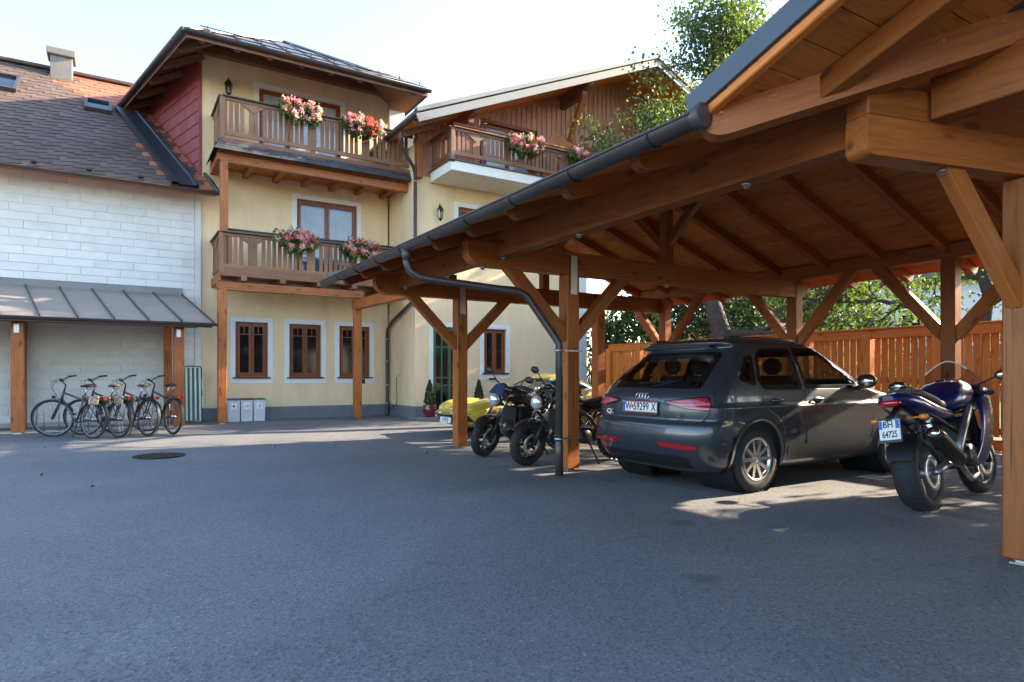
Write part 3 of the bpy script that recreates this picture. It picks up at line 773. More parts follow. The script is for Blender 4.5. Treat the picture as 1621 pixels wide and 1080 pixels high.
b = B(); fr(b, door[0] - .11, door[1] + .11, .1, door[3] + .11, YW - .014, YW + .01, .11); b.build('door_surround', K['trim'], wg)
b = B(); fr(b, door[0], door[1], door[2], door[3], YW + .05, YW + .11, .1)
do = b.build('door', K['green'], wg)
b = B(); x0, x1 = door[0] + .07, door[1] - .07; xm = x0 + (x1 - x0) * .62
for x in (x0 + .2, x0 + .4, xm + .01): b.box((x - .022, YW + .06, door[2] + .09), (x + .022, YW + .1, door[3] - .09))
for z in (.95, 1.15, 1.95): b.box((x0, YW + .061, z - .02), (x1, YW + .099, z + .02))
b.build('glazing_bars', K['green'], do)
B().box((x0, YW + .078, door[2] + .05), (x1, YW + .086, door[3] - .05)).build('pane', K['glass'], do)
B().box((x1 - .01, YW + .02, 1.15), (x1 + .02, YW + .05, 1.35), .004).build('handle', K['steel'], do)
B().box((door[0], YW + .15, door[2]), (door[1], YW + .16, door[3])).build('dark_doorway_sheet', K['dark'], do)  # dark sheet in place of the unlit space behind the door
st = B().box((6.3, 14.55, 0), (8.5, YW - .021, gz(0, 15) + .06), .015).build('door_step', K['conc'], wg)
# boarded upper storey
ZR0, SLW, XRW = 7.1, .4225, 13.4
def zW(x): return ZR0 + SLW * (x - 5.95) if x < XRW else ZR0 + SLW * (2 * XRW - x - 5.95)
w4 = (8.5, 10.05, 6.55, 8.05); w5 = (11.1, 12.35, 6.55, 7.95)
x = XW
while x < 15.9:
    w = .17; xe = x + w - .012; ztop = zW(x + .08) + .09 * (1 if x < XRW else 1)
    segs = [(6.3, ztop)]
    for q in (w4, w5):
        if q[0] - .12 < x + .08 < q[1] + .12: segs = [(q[3] + .1, ztop)]
    for a, e in segs:
        if e - a > .05: beam('gable_board', (x + w / 2, YW + .01, a), (x + w / 2, YW + .01, e), .022, w - .012, K['woodp'], wg, ch=.003, up=(1, 0, 0))
    if segs[0][0] < 7: beam('cover_batten', (x - .006, YW - .012, 6.3), (x - .006, YW - .012, zW(x) - .02), .018, .04, K['woodp'], wg, ch=.003, up=(1, 0, 0))
    else: beam('cover_batten', (x - .006, YW - .012, segs[0][0]), (x - .006, YW - .012, zW(x) - .02), .018, .04, K['woodp'], wg, ch=.003, up=(1, 0, 0))
    x += w
b = B(); wall_holes(b, XW + .01, 16.0, 6.28, 7.2, YW + .03, [(w4[0], w4[1], w4[2], 7.2), (w5[0], w5[1], w5[2], 7.2)]); b.quad((XW + .01, YW + .25, 7.2), (16, YW + .25, 7.2), (16, YW + .25, 9.1), (XRW, YW + .25, 10.1)); b.build('backing_wall', K['soffit'], wg)
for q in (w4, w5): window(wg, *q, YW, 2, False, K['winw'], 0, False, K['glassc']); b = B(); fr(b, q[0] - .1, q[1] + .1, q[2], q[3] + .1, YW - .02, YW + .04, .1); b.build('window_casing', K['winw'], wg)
B().box((12.02, YW + .3, 6.1), (16, 21, 6.28)).build('overhanging_floor', K['creamw'], wg)
B().box((12.02, 20.6, 0), (16, 21, 6.1)).build('recessed_wall', K['cream'], wg)
# roof
b = B(); Y0, Y1 = 13.7, 22.5; XWR = 17.0
for z_, fl in ((.16, 0), (.1, 1)):
    f = [(5.95, Y0, ZR0 + z_), (XRW, Y0, zW(XRW) + z_), (XRW, Y1, zW(XRW) + z_), (5.95, Y1, ZR0 + z_)]; b.add(f if fl else f[::-1], [(0, 1, 2, 3)])
    f = [(XRW, Y0, zW(XRW) + z_), (XWR, Y0, zW(XWR) + z_), (XWR, Y1, zW(XWR) + z_), (XRW, Y1, zW(XRW) + z_)]; b.add(f if fl else f[::-1], [(0, 1, 2, 3)])
wr = b.build('roof', K['zinc'], wg)
for k in range(11):
    y = Y0 + .25 + k * .16
    for xa, xb in ((5.95, XRW), (XWR, XRW)):
        beam('soffit_board', (xa, y, zW(xa) + .08), (xb, y, zW(xb) + .08), .155, .025, K['soffit'], wg, ch=.003)
for xa, xb in ((5.9, XRW), (XWR, XRW)):
    sx = .02 if xa < xb else -.02
    beam('verge_fascia', (xa, Y0 - .03, zW(xa) + .02), (xb, Y0 - .03, zW(xb) + .02), .04, .19, K['fascia'], wg)
    beam('verge_sheet', (xa - sx, Y0 - .0, zW(xa) + .2), (xb, Y0 - .0, zW(xb) + .2), .16, .1, K['fascia'], wg)
for xx in (7.55, 11.1):
    beam('roof_purlin', (xx, Y0 + .12, zW(xx) - .05), (xx, YW, zW(xx) - .05), .16, .2, K['woodd'], wg, .1)
    beam('corbel', (xx, Y0 + .45, zW(xx) - .25), (xx, YW, zW(xx) - .25), .15, .18, K['woodd'], wg, .1)
beam('roof_strut', (11.1, YW - .03, 7.35), (11.1, Y0 + .5, zW(11.1) - .3), .12, .14, K['wood'], wg)
for y in (Y0 + .3, Y0 + 1.1): beam('eave_rafter', (5.98, y, ZR0 + .0), (6.9, y, zW(6.9) + .0), .1, .14, K['woodd'], wg, .08)
B().tube([(5.88, Y0, ZR0 + .12), (5.88, 17.5, ZR0 + .12)], .065, 10).build('gutter', K['gut'], wg)
# wing balcony
b = B(); b.box((6.9, 13.95, 6.16), (12.2, YW - .021, 6.4), .01); sb = b.build('balcony_slab', K['creamw'], wg)
B().box((6.86, 13.91, 6.4), (12.2, YW - .03, 6.43), .004).build('slab_edge_sheet', K['gut'], sb)
b3 = balcony(wg, [(6.95, YW - .03), (6.95, 14.0), (12.1, 14.0)], 6.55, 7.14, YW - .03, K['woodd'], 6.47, K['woodd'], K['woodd'])
pathtube('upper_handrail', [(7.0, 14.05, 7.34), (12.1, 14.05, 7.34)], .03, K['woodd'], b3, 8)
beam('corner_column', (6.56, 15.1, 6.2), (6.56, 15.1, 7.35), .16, .16, K['wood'], wg)
B().prism([(9.95, 6.5), (9.95, 7.5), (10.35, 7.9), (11.2, 7.62), (11.2, 6.5)], 14.5, 14.54, MX(((1, 0, 0, 0), (0, 0, 1, 0), (0, 1, 0, 0), (0, 0, 0, 1)))).build('balcony_divider', K['wood'], wg)
slats(b2, (6.62, 15.2), (6.62, 15.6), 6.58, 7.36, K['woodd'])
# link beam from the house post to the carport
beam('link_beam', (5.18, 15.95, 2.98), (5.18, 10.4, 2.9), .16, .24, K['wood'], mh_)
post(5.18, 15.75, 2.86, .18, 'post', mh_)
B().box((5.3, 15.69, 1.0), (5.36, 15.8, 1.12), .006).build('switch_box', K['black'], mh_)
# rain pipes
pathtube('downpipe', [(5.88, 14.6, 7.08), (5.9, 14.75, 6.85), (6.38, 15.02, 6.42), (6.46, 15.1, 6.28), (6.46, 15.1, 3.3), (6.42, 15.1, 3.1), (6.4, 16.5, 2.68), (6.4, 16.82, 2.5), (6.4, 16.9, 2.38), (6.4, 16.9, .2), (6.36, 16.85, .12)], .045, K['gut'], wg, 12)
for z in (6.1, 4.6, 2.2, 1.6, .95, .45):
    B().lathe([(.046, -.012), (.055, -.012), (.055, .012), (.046, .012)], MX.Translation((6.46, 15.1, z) if z > 3 else (6.4, 16.9, z)), 12).build('pipe_clamp', K['steel'], wg)
b = B(); b.tube([(XW - .02, 16.15, 1.2), (XW - .12, 16.15, 1.2), (XW - .13, 16.15, 1.15)], .014, 8); b.tube([(XW - .08, 16.1, 1.24), (XW - .08, 16.2, 1.24)], .01, 6); b.tube([(XW - .08, 16.15, 1.2), (XW - .08, 16.15, 1.24)], .008, 6); b.build('water_tap', K['chrome'], wg)
hs_ = B().tube([(XW - .13, 16.15, 1.15), (XW - .13, 16.14, .9), (XW - .12, 16.12, .6), (XW - .11, 16.2, .45), (XW - .1, 16.42, .38), (XW - .1, 16.65, .42), (XW - .1, 16.72, .5), (XW - .1, 16.68, .36), (XW - .11, 16.5, .3)], .012, 8)
ho = hs_.build('garden_hose', mat('green_hose', (.03, .14, .06), .4)); tag(ho, 'green garden hose hanging from the wall tap beside the downpipe', 'hose')

# ================================================================== WHITE HOUSE on the left
YH = 16.95
wh = thing('white_house', 'old house clad in white cement shingles under a brown tiled roof', 'house', (-3, 17, .1))
b = B(); b.box((-12, YH, 0), (XL - .01, YH + .3, 5.6)); b.box((-12, YH + .3, 0), (-11.7, 27, 5.6)); b.build('wall', K['wback'], wh)
RS = (9.68 - 5.46) / 5.7; AS = math.atan(RS)
wt = B().box((-.371, -.012, -.087), (.371, 0, .1), .002).mesh('shingle', K['wtile'])
left = B()
r = 0; z = .29
while z < 5.5:
    off = (r % 3) * .25
    k = 0
    x = XL - .14 - .375 + off - .75 * 0
    while x > -11.6:
        x0, x1 = x - .372, x + .372
        if x1 > XL - .14: x1 = XL - .14
        M = MX.Translation((x, YH - .004, z)) @ MX.Rotation(-.075 + rnd(-.01, .01), 4, 'X')
        if x1 - x0 < .74: B().box((x0 - x, -.012, -.087), (x1 - x, 0, .1), .002).build('shingle', K['wtile'], wh, M)
        elif x > -4.4: link(bpy.data.objects.new('shingle', wt), wh, M)
        else: left.box((-.372, -.012, -.087), (.372, 0, .1), 0, M)
        x -= .748
    r += 1; z += .178
o = left.build('shingle_field', K['wtile'], wh); o['kind'] = 'stuff'
B().box((XL - .135, YH - .03, .1), (XL, YH - .001, 5.5), .004).build('corner_board', K['wtile'], wh)
# roof: tiles course by course
def rp(x, s, h=0):   # point on the slope, s metres up from the eave, h above it
    return V((x, 16.3 + s * math.cos(AS) - h * math.sin(AS), 5.46 + s * math.sin(AS) + h * math.cos(AS)))
SLEN = 5.7 / math.cos(AS)
def xlim(s): return 2.02 - max(0, s * math.cos(AS) - .1) * .3
b = B()
b.grid([[rp(-12, s, .0), rp(xlim(s), s, .0)] for s in (0, .5, 2, 4, SLEN)], False); b.grid([[rp(-12, s, -.12), rp(xlim(s), s, -.12)] for s in (0, .5, 2, 4, SLEN)], False)
b.quad(rp(-12, 0, -.12), rp(2.02, 0, -.12), rp(2.02, 0, 0), rp(-12, 0, 0))
q = [rp(xlim(s), s, 0) for s in (0, .5, 2, 4, SLEN)] + [rp(xlim(s), s, -.12) for s in (SLEN, 4, 2, .5, 0)]; b.add(q, [tuple(range(10))])
b.quad(rp(-12, SLEN), rp(.4, SLEN), (.4, 27.6, 5.5), (-12, 27.6, 5.5))
b.build('roof_deck', K['soffit'], wh)
TW, TE = .36, .262
def tile_b(b, M=None):
    t = .016
    vs = [(-TW / 2, -.07, 0), (TW / 2, .05, 0), (TW / 2, TE + .06, 0), (-TW / 2, TE + .06, 0)]
    vs = [V(p) for p in vs] + [V((p[0], p[1], t)) for p in vs]
    if M: vs = [M @ p for p in vs]
    return b.add(vs, [(3, 2, 1, 0), (4, 5, 6, 7), (0, 1, 5, 4), (1, 2, 6, 5), (2, 3, 7, 6), (3, 0, 4, 7)])
t1 = tile_b(B()).mesh('roof_tile', K['rtile']); t2 = tile_b(B()).mesh('roof_tile', K['rtileo'])
fb, fo = B(), B(); cnt = 0
for c in range(int(SLEN / TE) + 1):
    s = c * TE
    x = xlim(s) - TW / 2 - .02 - (TW / 2 if c % 2 else 0)
    while x > -12:
        if 1.28 - .3 * s * math.cos(AS) + .1 > x - 0 > .82 - .3 * s * math.cos(AS) + .1 and False: pass
        M = MX.Translation(rp(x, s, .012)) @ MX.Rotation(AS - .055 + rnd(-.012, .012), 4, 'X') @ MX.Rotation(rnd(-.02, .02), 4, 'Z')
        nz = noise.noise(V((x * .5, s * .5, 3.1)))
        org = (x > xlim(s) - 1.3 and s > 4.6) or (x > xlim(s) - 1.0 and rnd(0, 1) < .3) or (x > xlim(s) - 1.9 and s > 5.2 and rnd(0, 1) < .6)
        if cnt < 300 and x > -3.3: link(bpy.data.objects.new('roof_tile', t2 if org else t1), wh, M); cnt += 1
        else: tile_b(fo if org else fb, M)
        x -= TW
o = fb.build('tile_field', K['rtile'], wh); o['kind'] = 'stuff'
o = fo.build('red_tile_field', K['rtileo'], wh); o['kind'] = 'stuff'
beam('ridge_tiles', rp(-12, SLEN, .05), rp(.5, SLEN, .05), .26, .1, K['rtile'], wh, ch=.04)
# raised dark flashing channel beside the neighbour
b = B(); b.grid([[rp(xlim(s) - .92, s, .03), rp(xlim(s) - .92, s, .13), rp(xlim(s) - .8, s, .135), rp(xlim(s) - .78, s, .09), rp(xlim(s) - .46, s, .09), rp(xlim(s) - .44, s, .13), rp(xlim(s) - .38, s, .13), rp(xlim(s) - .36, s, .03)] for s in (-.05, .5, 2, 4.6)], False)
b.build('flashing_channel', K['flash'] if 'flash' in K else K['verge'], wh)
B().tube([rp(xlim(-.02) + .02, -.05, .03), rp(xlim(.6) + .03, .6, .03), rp(xlim(1.0) + .03, 1.0, .03)], .05, 8).build('verge_roll', K['gut'], wh)
gut_x(wh, -12, 2.12, 16.22, 5.42, .06)
for k in range(6):
    p = rp(-3.3 + .95 * k, .12, .06); B().box(p - V((.05, .04, .02)), p + V((.05, .04, .03)), .01).build('gutter_bracket', K['black'], wh)
# chimney and roof windows
b = B(); b.box((-1.48, 21.5, 8.8), (-.98, 22.0, 9.95), .01); ch_ = b.build('chimney', K['conc'], wh)
b = B(); b.box((-1.56, 21.42, 9.95), (-.9, 22.08, 10.15), .02); b.build('chimney_cap', K['conc'], ch_)
b = B(); b.box((-1.52, 21.46, 8.8), (-.94, 22.04, 9.2), .0); b.build('chimney_flashing', K['zinc'], ch_)
def skylight(x, s, w, h):
    M = MX.Translation(rp(x, s, .03)) @ MX.Rotation(AS, 4, 'X')
    b = B(); b.box((-w / 2, 0, 0), (-w / 2 + .07, h, .1), .005); b.box((w / 2 - .07, 0, 0), (w / 2, h, .1), .005); b.box((-w / 2 + .07, 0, 0), (w / 2 - .07, .08, .1), .005); b.box((-w / 2 + .07, h - .1, 0), (w / 2 - .07, h, .12), .005)
    o = b.build('roof_window', K['gut'], wh, M)
    B().box((-w / 2 + .06, .07, .05), (w / 2 - .06, h - .09, .06)).build('pane', K['glass'], o, M)
skylight(-2.42, 4.5, .75, 1.1); skylight(-.35, 4.15, .6, .75)

# ================================================================== BIKE SHELTER
sh = thing('bicycle_shelter', 'lean-to shelter with seamed metal roof and orange posts against the white wall', 'shelter', (-.2, 15.2, .1))
for x in (-1.53, 1.15, -4.2):
    post(x, 15.1, 2.2, .2, 'post', sh)
    o = beam('rear_post', (x - .1, 16.75, .13), (x - .1, 16.75, 2.75), .16, .16, K['wood'], sh)
    beam('brace', (x - .02, 15.2, 2.25), (x - .1, 16.75, 2.75), .12, .14, K['wood'], sh)
    beam('side_brace', (x - .05, 15.95, .3), (x - .1, 16.7, 1.75), .08, .1, K['wood'], sh)
    B().box((x - .05, 14.985, 2.0), (x + .03, 14.998, 2.16)).build('bracket_plate', K['steel'], sh)
beam('eave_beam', (-6, 15.1, 2.29), (1.5, 15.1, 2.29), .14, .16, K['wood'], sh)
nP = 14
for k in range(nP):
    xa = 1.76 - .585 * k; xb = xa - .585
    p = [V((xb + .012, 14.66, 2.27)), V((xa - .012, 14.66, 2.27)), V((xa - .43, 16.86, 3.06)), V((xb - .406, 16.86, 3.06))]
    q_ = [v + V((0, 0, .03)) for v in p]
    B().add(p + q_, [(3, 2, 1, 0), (4, 5, 6, 7), (0, 1, 5, 4), (1, 2, 6, 5), (2, 3, 7, 6), (3, 0, 4, 7)]).build('roof_sheet', K['zinc2'] if 'zinc2' in K else K['zinc'], sh)
    beam('seam', (xa, 14.66, 2.315), (xa - .418, 16.86, 3.105), .024, .045, K['gut'], sh, ch=.004)
beam('wall_flashing', (-7, 16.87, 3.14), (1.36, 16.87, 3.14), .03, .2, K['zinc'], sh)
beam('fascia', (-6.4, 14.68, 2.225), (1.74, 14.68, 2.225), .03, .06, K['gut'], sh)
gut_x(sh, -6.5, 1.82, 14.6, 2.28, .055)

# ================================================================== CARS
def tab(t):
    """smooth interpolation of a table of (z, value)"""
    def f(z):
        if z <= t[0][0]: return t[0][1]
        if z >= t[-1][0]: return t[-1][1]
        for i in range(len(t) - 1):
            if z <= t[i + 1][0]: break
        z0, a = t[i]; z1, c = t[i + 1]; h = z1 - z0; u = (z - z0) / h
        def sl(j):
            if j <= 0 or j >= len(t) - 1: 
                j0 = max(0, min(j, len(t) - 2)); return (t[j0 + 1][1] - t[j0][1]) / (t[j0 + 1][0] - t[j0][0])
            a_ = (t[j][1] - t[j - 1][1]) / (t[j][0] - t[j - 1][0]); b_ = (t[j + 1][1] - t[j][1]) / (t[j + 1][0] - t[j][0])
            return 0 if a_ * b_ <= 0 else 2 * a_ * b_ / (a_ + b_)
        m0, m1 = sl(i) * h, sl(i + 1) * h
        return a * (2 * u**3 - 3 * u**2 + 1) + m0 * (u**3 - 2 * u**2 + u) + c * (-2 * u**3 + 3 * u**2) + m1 * (u**3 - u**2)
    return f
class Car:
    """body described by plan outlines at rising heights; x forward from the rear, y to the left"""
    def __init__(s, Wt, X0, X1, LA, LB, pa, pb, wheels, rw):
        s.W, s.x0, s.x1, s.la, s.lb, s.pa, s.pb = tab(Wt), tab(X0), tab(X1), tab(LA), tab(LB), pa, pb
        s.wheels = wheels; s.rw = rw
    def par(s, z):
        w, a, c = s.W(z), s.x0(z), s.x1(z); la, lb = min(s.la(z), .46 * (c - a)), min(s.lb(z), .52 * (c - a)); return w, a, c, la, lb
    def flare(s, x, z):
        f = 0
        for wx in s.wheels:
            r = math.hypot(x - wx, z - s.rw)
            f += .014 * max(0, 1 - abs(r - (s.rw + .06)) / .1)
        return f
    def side(s, x, z, off=0):
        w, a, c, la, lb = s.par(z); g = 1
        if x < a + la: t = max(0, (x - a) / la); g = (max(0, 1 - (1 - t) ** s.pa)) ** (1 / s.pa)
        elif x > c - lb: t = max(0, (c - x) / lb); g = (max(0, 1 - (1 - t) ** s.pb)) ** (1 / s.pb)
        return w * g + s.flare(x, z) * (g > .9) + off
    def rear(s, y, z, off=0):
        w, a, c, la, lb = s.par(z); k = min(.9999, abs(y) / w); return a + la * (1 - (1 - k ** s.pa) ** (1 / s.pa)) - off
    def front(s, y, z, off=0):
        w, a, c, la, lb = s.par(z); k = min(.9999, abs(y) / w); return c - lb * (1 - (1 - k ** s.pb) ** (1 / s.pb)) + off
    def loop(s, z, off=0, nq=14, ns=34):
        w, a, c, la, lb = s.par(z); p = []
        for k in range(nq):
            ph = k / nq * math.pi / 2
            y = w * math.sin(ph) ** (2 / s.pa); x = a + la * (1 - math.cos(ph) ** (2 / s.pa)); p.append((x, y))
        for k in range(ns + 1):
            x = a + la + (c - lb - a - la) * k / ns; p.append((x, w + s.flare(x, z)))
        for k in range(1, nq + 1):
            ph = math.pi / 2 - k / nq * math.pi / 2
            y = w * max(0, math.sin(ph)) ** (2 / s.pb); x = c - lb * (1 - max(0, math.cos(ph)) ** (2 / s.pb)); p.append((x, y))
        q = p + [(x, -y) for x, y in reversed(p[1:-1])]
        return [V((x + off * (1 if x < (a + c) / 2 else -1), y * (1 - off / max(w, .05)), z)) for x, y in q]
    def shell(s, zs, holes, off=0, caps=True, rear_holes=(), front_holes=()):
        """holes: functions (x, z)->bool on the sides; rear/front: (y, z)->bool"""
        L = [s.loop(z, off) for z in zs]; n = len(L[0]); b = B(); vs = [p for l in L for p in l]; fs = []
        for i in range(len(L) - 1):
            for k in range(n):
                f = (i * n + k, i * n + (k + 1) % n, (i + 1) * n + (k + 1) % n, (i + 1) * n + k)
                fs.append(f)
        if caps: fs.append(tuple(range(n - 1, -1, -1))); fs.append(tuple((len(L) - 1) * n + k for k in range(n)))
        b.add(vs, [f[::-1] for f in fs], True); return b
def inpoly(x, y, P):
    c = False; j = len(P) - 1
    for i in range(len(P)):
        if (P[i][1] > y) != (P[j][1] > y) and x < (P[j][0] - P[i][0]) * (y - P[i][1]) / (P[j][1] - P[i][1]) + P[i][0]: c = not c
        j = i
    return c
def resample(P, n=14):
    """closed polygon with rounded corners and n points per edge"""
    q = []; m = len(P)
    for i in range(m):
        a, p, c = V(P[i - 1]), V(P[i]), V(P[(i + 1) % m]); r = min(.05, (a - p).length * .35, (c - p).length * .35)
        p0 = p + (a - p).normalized() * r; p1 = p + (c - p).normalized() * r
        for k in range(5): t = k / 4; q.append(p0 * (1 - t) ** 2 + p * 2 * t * (1 - t) + p1 * t * t)
        nx = P[(i + 1) % m]; c2 = V(P[(i + 2) % m]); e = V(nx); r2 = min(.05, (p - e).length * .35, (c2 - e).length * .35); e0 = e + (p - e).normalized() * r2
        for k in range(1, n): q.append(p1.lerp(e0, k / n))
    return q
def shrink(q, d):
    c = sum(q, V((0, 0))) / len(q); out = []
    m = len(q)
    for i in range(m):
        t = (q[(i + 1) % m] - q[i - 1]).normalized(); nrm = V((-t.y, t.x))
        if (c - q[i]).dot(nrm) < 0: nrm = -nrm
        out.append(q[i] + nrm * d)
    return out
def surf_patch(P, f, rings=6, n=8):
    """filled patch over a polygon: rings from the outline to its centroid, mapped by f(u,v)->point"""
    q = resample(P, n); c = sum(q, V((0, 0))) / len(q); b = B()
    rows = []
    for k in range(rings + 1):
        t = k / rings; rows.append([f(*(p.lerp(c, t))) for p in q + [q[0]]])
    b.grid(rows, True); return b
def surf_ring(P, f, d, n=8):
    q = resample(P, n); s = shrink(q, d); b = B(); b.grid([[f(*p) for p in q + [q[0]]], [f(*p) for p in s + [s[0]]]], True); return b
def apply_bool(o, cutters):
    for c in cutters:
        m = o.modifiers.new('cut', 'BOOLEAN'); m.operation = 'DIFFERENCE'; m.solver = 'EXACT'; m.object = c
    bpy.context.view_layer.update()
    dg = bpy.context.evaluated_depsgraph_get()
    me = bpy.data.meshes.new_from_object(o.evaluated_get(dg))
    o.modifiers.clear(); o.data = me
    for c in cutters: bpy.data.objects.remove(c)
def del_faces(o, test):
    bm = bmesh.new(); bm.from_mesh(o.data)
    bmesh.ops.delete(bm, geom=[f for f in bm.faces if test(f)], context='FACES'); bm.to_mesh(o.data); bm.free()
def text(s, size, M, m, par, name='lettering', bold=0.0, sx=1.0, align='CENTER'):
    cu = bpy.data.curves.new(name, 'FONT'); cu.body = s; cu.size = size; cu.align_x = align; cu.align_y = 'CENTER'; cu.extrude = .0008; cu.offset = bold
    t = bpy.data.objects.new(name, cu); col.objects.link(t); bpy.context.view_layer.update()
    me = bpy.data.meshes.new_from_object(t.evaluated_get(bpy.context.evaluated_depsgraph_get())); bpy.data.objects.remove(t)
    me.materials.clear(); me.materials.append(m)
    return link(bpy.data.objects.new(name, me), par, M @ MX.Diagonal((sx, 1, 1, 1)))
def wheel(par, c, r, w, rimr, m_rim, sgn, spokes=10, sw=.028, name='wheel'):
    """axle along Y; sgn = outer side"""
    T = MX.Translation(c) @ MX.Rotation(-sgn * math.pi / 2, 4, 'X')
    b = B(); h = w / 2
    b.lathe([(rimr - .01, -h + .01), (rimr + .01, -h), (r - .05, -h - .004), (r - .02, -h + .02), (r, -h + .05), (r + .002, 0), (r, h - .05), (r - .02, h - .02), (r - .05, h + .004), (rimr + .01, h), (rimr - .01, h - .015)], T, 44)
    for k in range(44):
        a = 2 * math.pi * k / 44
        for zz in (-.6, 0, .6): b.box((r - .002, -.017, zz * h - .02), (r + .004, .013, zz * h + .025), 0, T @ MX.Rotation(a + zz * .07, 4, 'Z'))
    o = b.build(name, K['rubber'], par)
    b = B(); b.lathe([(rimr + .006, h - .004), (rimr - .005, h + .004), (rimr - .022, h - .008), (rimr - .03, h - .05), (rimr - .035, -h + .03)], T, 40)
    b.lathe([(.0, h - .012), (.032, h - .014), (.055, h - .03), (.06, h - .06)], T, 20)
    for k in range(spokes):
        a = 2 * math.pi * k / spokes
        M = T @ MX.Rotation(a, 4, 'Z')
        b.add([M @ V(p) for p in ((.045, -sw * .8, h - .02), (.045, sw * .8, h - .02), (rimr - .02, sw * .6, h - .004), (rimr - .02, -sw * .6, h - .004), (.045, -sw * .8, h - .06), (.045, sw * .8, h - .06), (rimr - .03, sw * .6, h - .05), (rimr - .03, -sw * .6, h - .05))],
              [(0, 1, 2, 3), (0, 3, 7, 4), (1, 5, 6, 2), (4, 7, 6, 5)])
    b.build('rim', m_rim, o)
    b = B(); b.lathe([(.0, h - .1), (rimr * .78, h - .1), (rimr * .78, h - .12), (0, h - .12)], T, 30); b.build('brake_disc', K['steel'], o)
    b = B(); b.lathe([(rimr - .034, -h + .04), (.02, -h + .05)], T, 24); b.build('wheel_back', K['black'], o)
    return o
def paint(name, c, metal=.0, rough=.3):
    m, t, p = nt(name)
    co = coords(t, (1, 1, 1), False); n = nn(t, 'ShaderNodeTexNoise', Scale=900.0, Detail=2.0); t.links.new(co, n.inputs[0])
    d = nn(t, 'ShaderNodeTexNoise', Scale=3.0, Detail=7.0); t.links.new(co, d.inputs[0])
    cc = ramp(t, n.outputs[0], [(.3, c3(c, .8)), (.7, c3(c, 1.25))]) if metal else ramp(t, d.outputs[0], [(.3, c3(c, .95)), (.7, c3(c, 1.05))])
    t.links.new(cc, p.inputs['Base Color']); p.inputs['Metallic'].default_value = metal; p.inputs['Roughness'].default_value = rough
    p.inputs['Coat Weight'].default_value = 1.0; p.inputs['Coat IOR'].default_value = 1.5
    rr = ramp(t, d.outputs[0], [(.4, (.02, .02, .02)), (.75, (.09, .09, .09))]); t.links.new(rr, p.inputs['Coat Roughness'])
    return m
K['grey_paint'] = paint('grey_metallic_paint', (.042, .05, .06), .4, .36)
K['yellow_paint'] = paint('yellow_paint', (.58, .43, .035), 0, .4)
K['red_lens'] = mat('red_lens', (.4, .012, .018), .08, var=.2, sc=40, coat=1)
K['red_lens2'] = mat('pink_lens', (.5, .09, .11), .12, var=.2, sc=60, coat=1)
K['amber'] = mat('amber_lens', (.75, .22, .02), .15, coat=1)
K['lamp'] = mat('lamp_glass', (.75, .78, .8), .06, .6, var=.3, sc=30)
K['clear'] = (lambda m: m)(nt('clear_glass')[0])
def glassy(m, tint, fac):
    t = m.node_tree; t.nodes.remove(t.nodes['Principled BSDF'])
    tr = nn(t, 'ShaderNodeBsdfTransparent'); tr.inputs[0].default_value = (*tint, 1)
    gl = nn(t, 'ShaderNodeBsdfGlossy'); gl.inputs['Roughness'].default_value = .02
    lw = nn(t, 'ShaderNodeLayerWeight', Blend=.5); pw = nn(t, 'ShaderNodeMath', operation='POWER'); pw.inputs[1].default_value = 4.0
    fr_ = nn(t, 'ShaderNodeMath', operation='MULTIPLY_ADD'); fr_.inputs[1].default_value = .85; fr_.inputs[2].default_value = .07
    t.links.new(lw.outputs['Facing'], pw.inputs[0]); t.links.new(pw.outputs[0], fr_.inputs[0]); mx_ = nn(t, 'ShaderNodeMixShader')
    t.links.new(fr_.outputs[0], mx_.inputs[0]); t.links.new(tr.outputs[0], mx_.inputs[1]); t.links.new(gl.outputs[0], mx_.inputs[2]); t.links.new(mx_.outputs[0], t.nodes['Material Output'].inputs[0])
    return m
glassy(K['clear'], (.72, .78, .74), 0)
K['tint'] = glassy(nt('tinted_glass')[0], (.5, .55, .52), 0)
K['plate'] = mat('plate_white', (.78, .78, .76), .35, var=.03)
K['blue'] = mat('plate_blue', (.02, .1, .42), .4)
K['ink'] = mat('plate_ink', (.012, .012, .015), .5)
K['redink'] = mat('red_ink', (.6, .03, .03), .5)

# ---- grey compact SUV
q3 = Car([(.2, .70), (.24, .80), (.3, .855), (.42, .885), (.6, .9), (.78, .905), (.86, .91), (.885, .912), (.9, .892), (.98, .88), (1.04, .868), (1.12, .842), (1.3, .775), (1.45, .705), (1.53, .655), (1.575, .605), (1.61, .51), (1.632, .34)],
         [(.2, .3), (.26, .16), (.34, .085), (.46, .03), (.56, .0), (.66, .005), (.72, .03), (.745, .075), (.8, .07), (.9, .075), (.98, .10), (1.04, .135), (1.1, .19), (1.3, .43), (1.46, .63), (1.5, .655), (1.55, .6), (1.58, .64), (1.605, .82), (1.632, 1.15)],
         [(.2, 4.1), (.28, 4.3), (.4, 4.37), (.6, 4.385), (.75, 4.34), (.85, 4.27), (.91, 4.12), (.97, 3.82), (1.02, 3.45), (1.06, 3.16), (1.2, 2.9), (1.4, 2.56), (1.52, 2.34), (1.58, 2.16), (1.61, 2.0), (1.632, 1.85)],
         [(.2, .5), (.6, .42), (1.0, .45), (1.5, .4), (1.632, .3)], [(.2, .75), (.6, .8), (.95, .9), (1.05, .42), (1.55, .4), (1.632, .3)], 3.4, 2.9, (.86, 3.47), .345)
RWX, FWX = .86, 3.47
car = thing('parked_car', 'dark grey compact suv parked nose in under the carport', 'car', (4.75, 5.17, 0))
CM = MX.Translation((4.75, 5.17, 0))
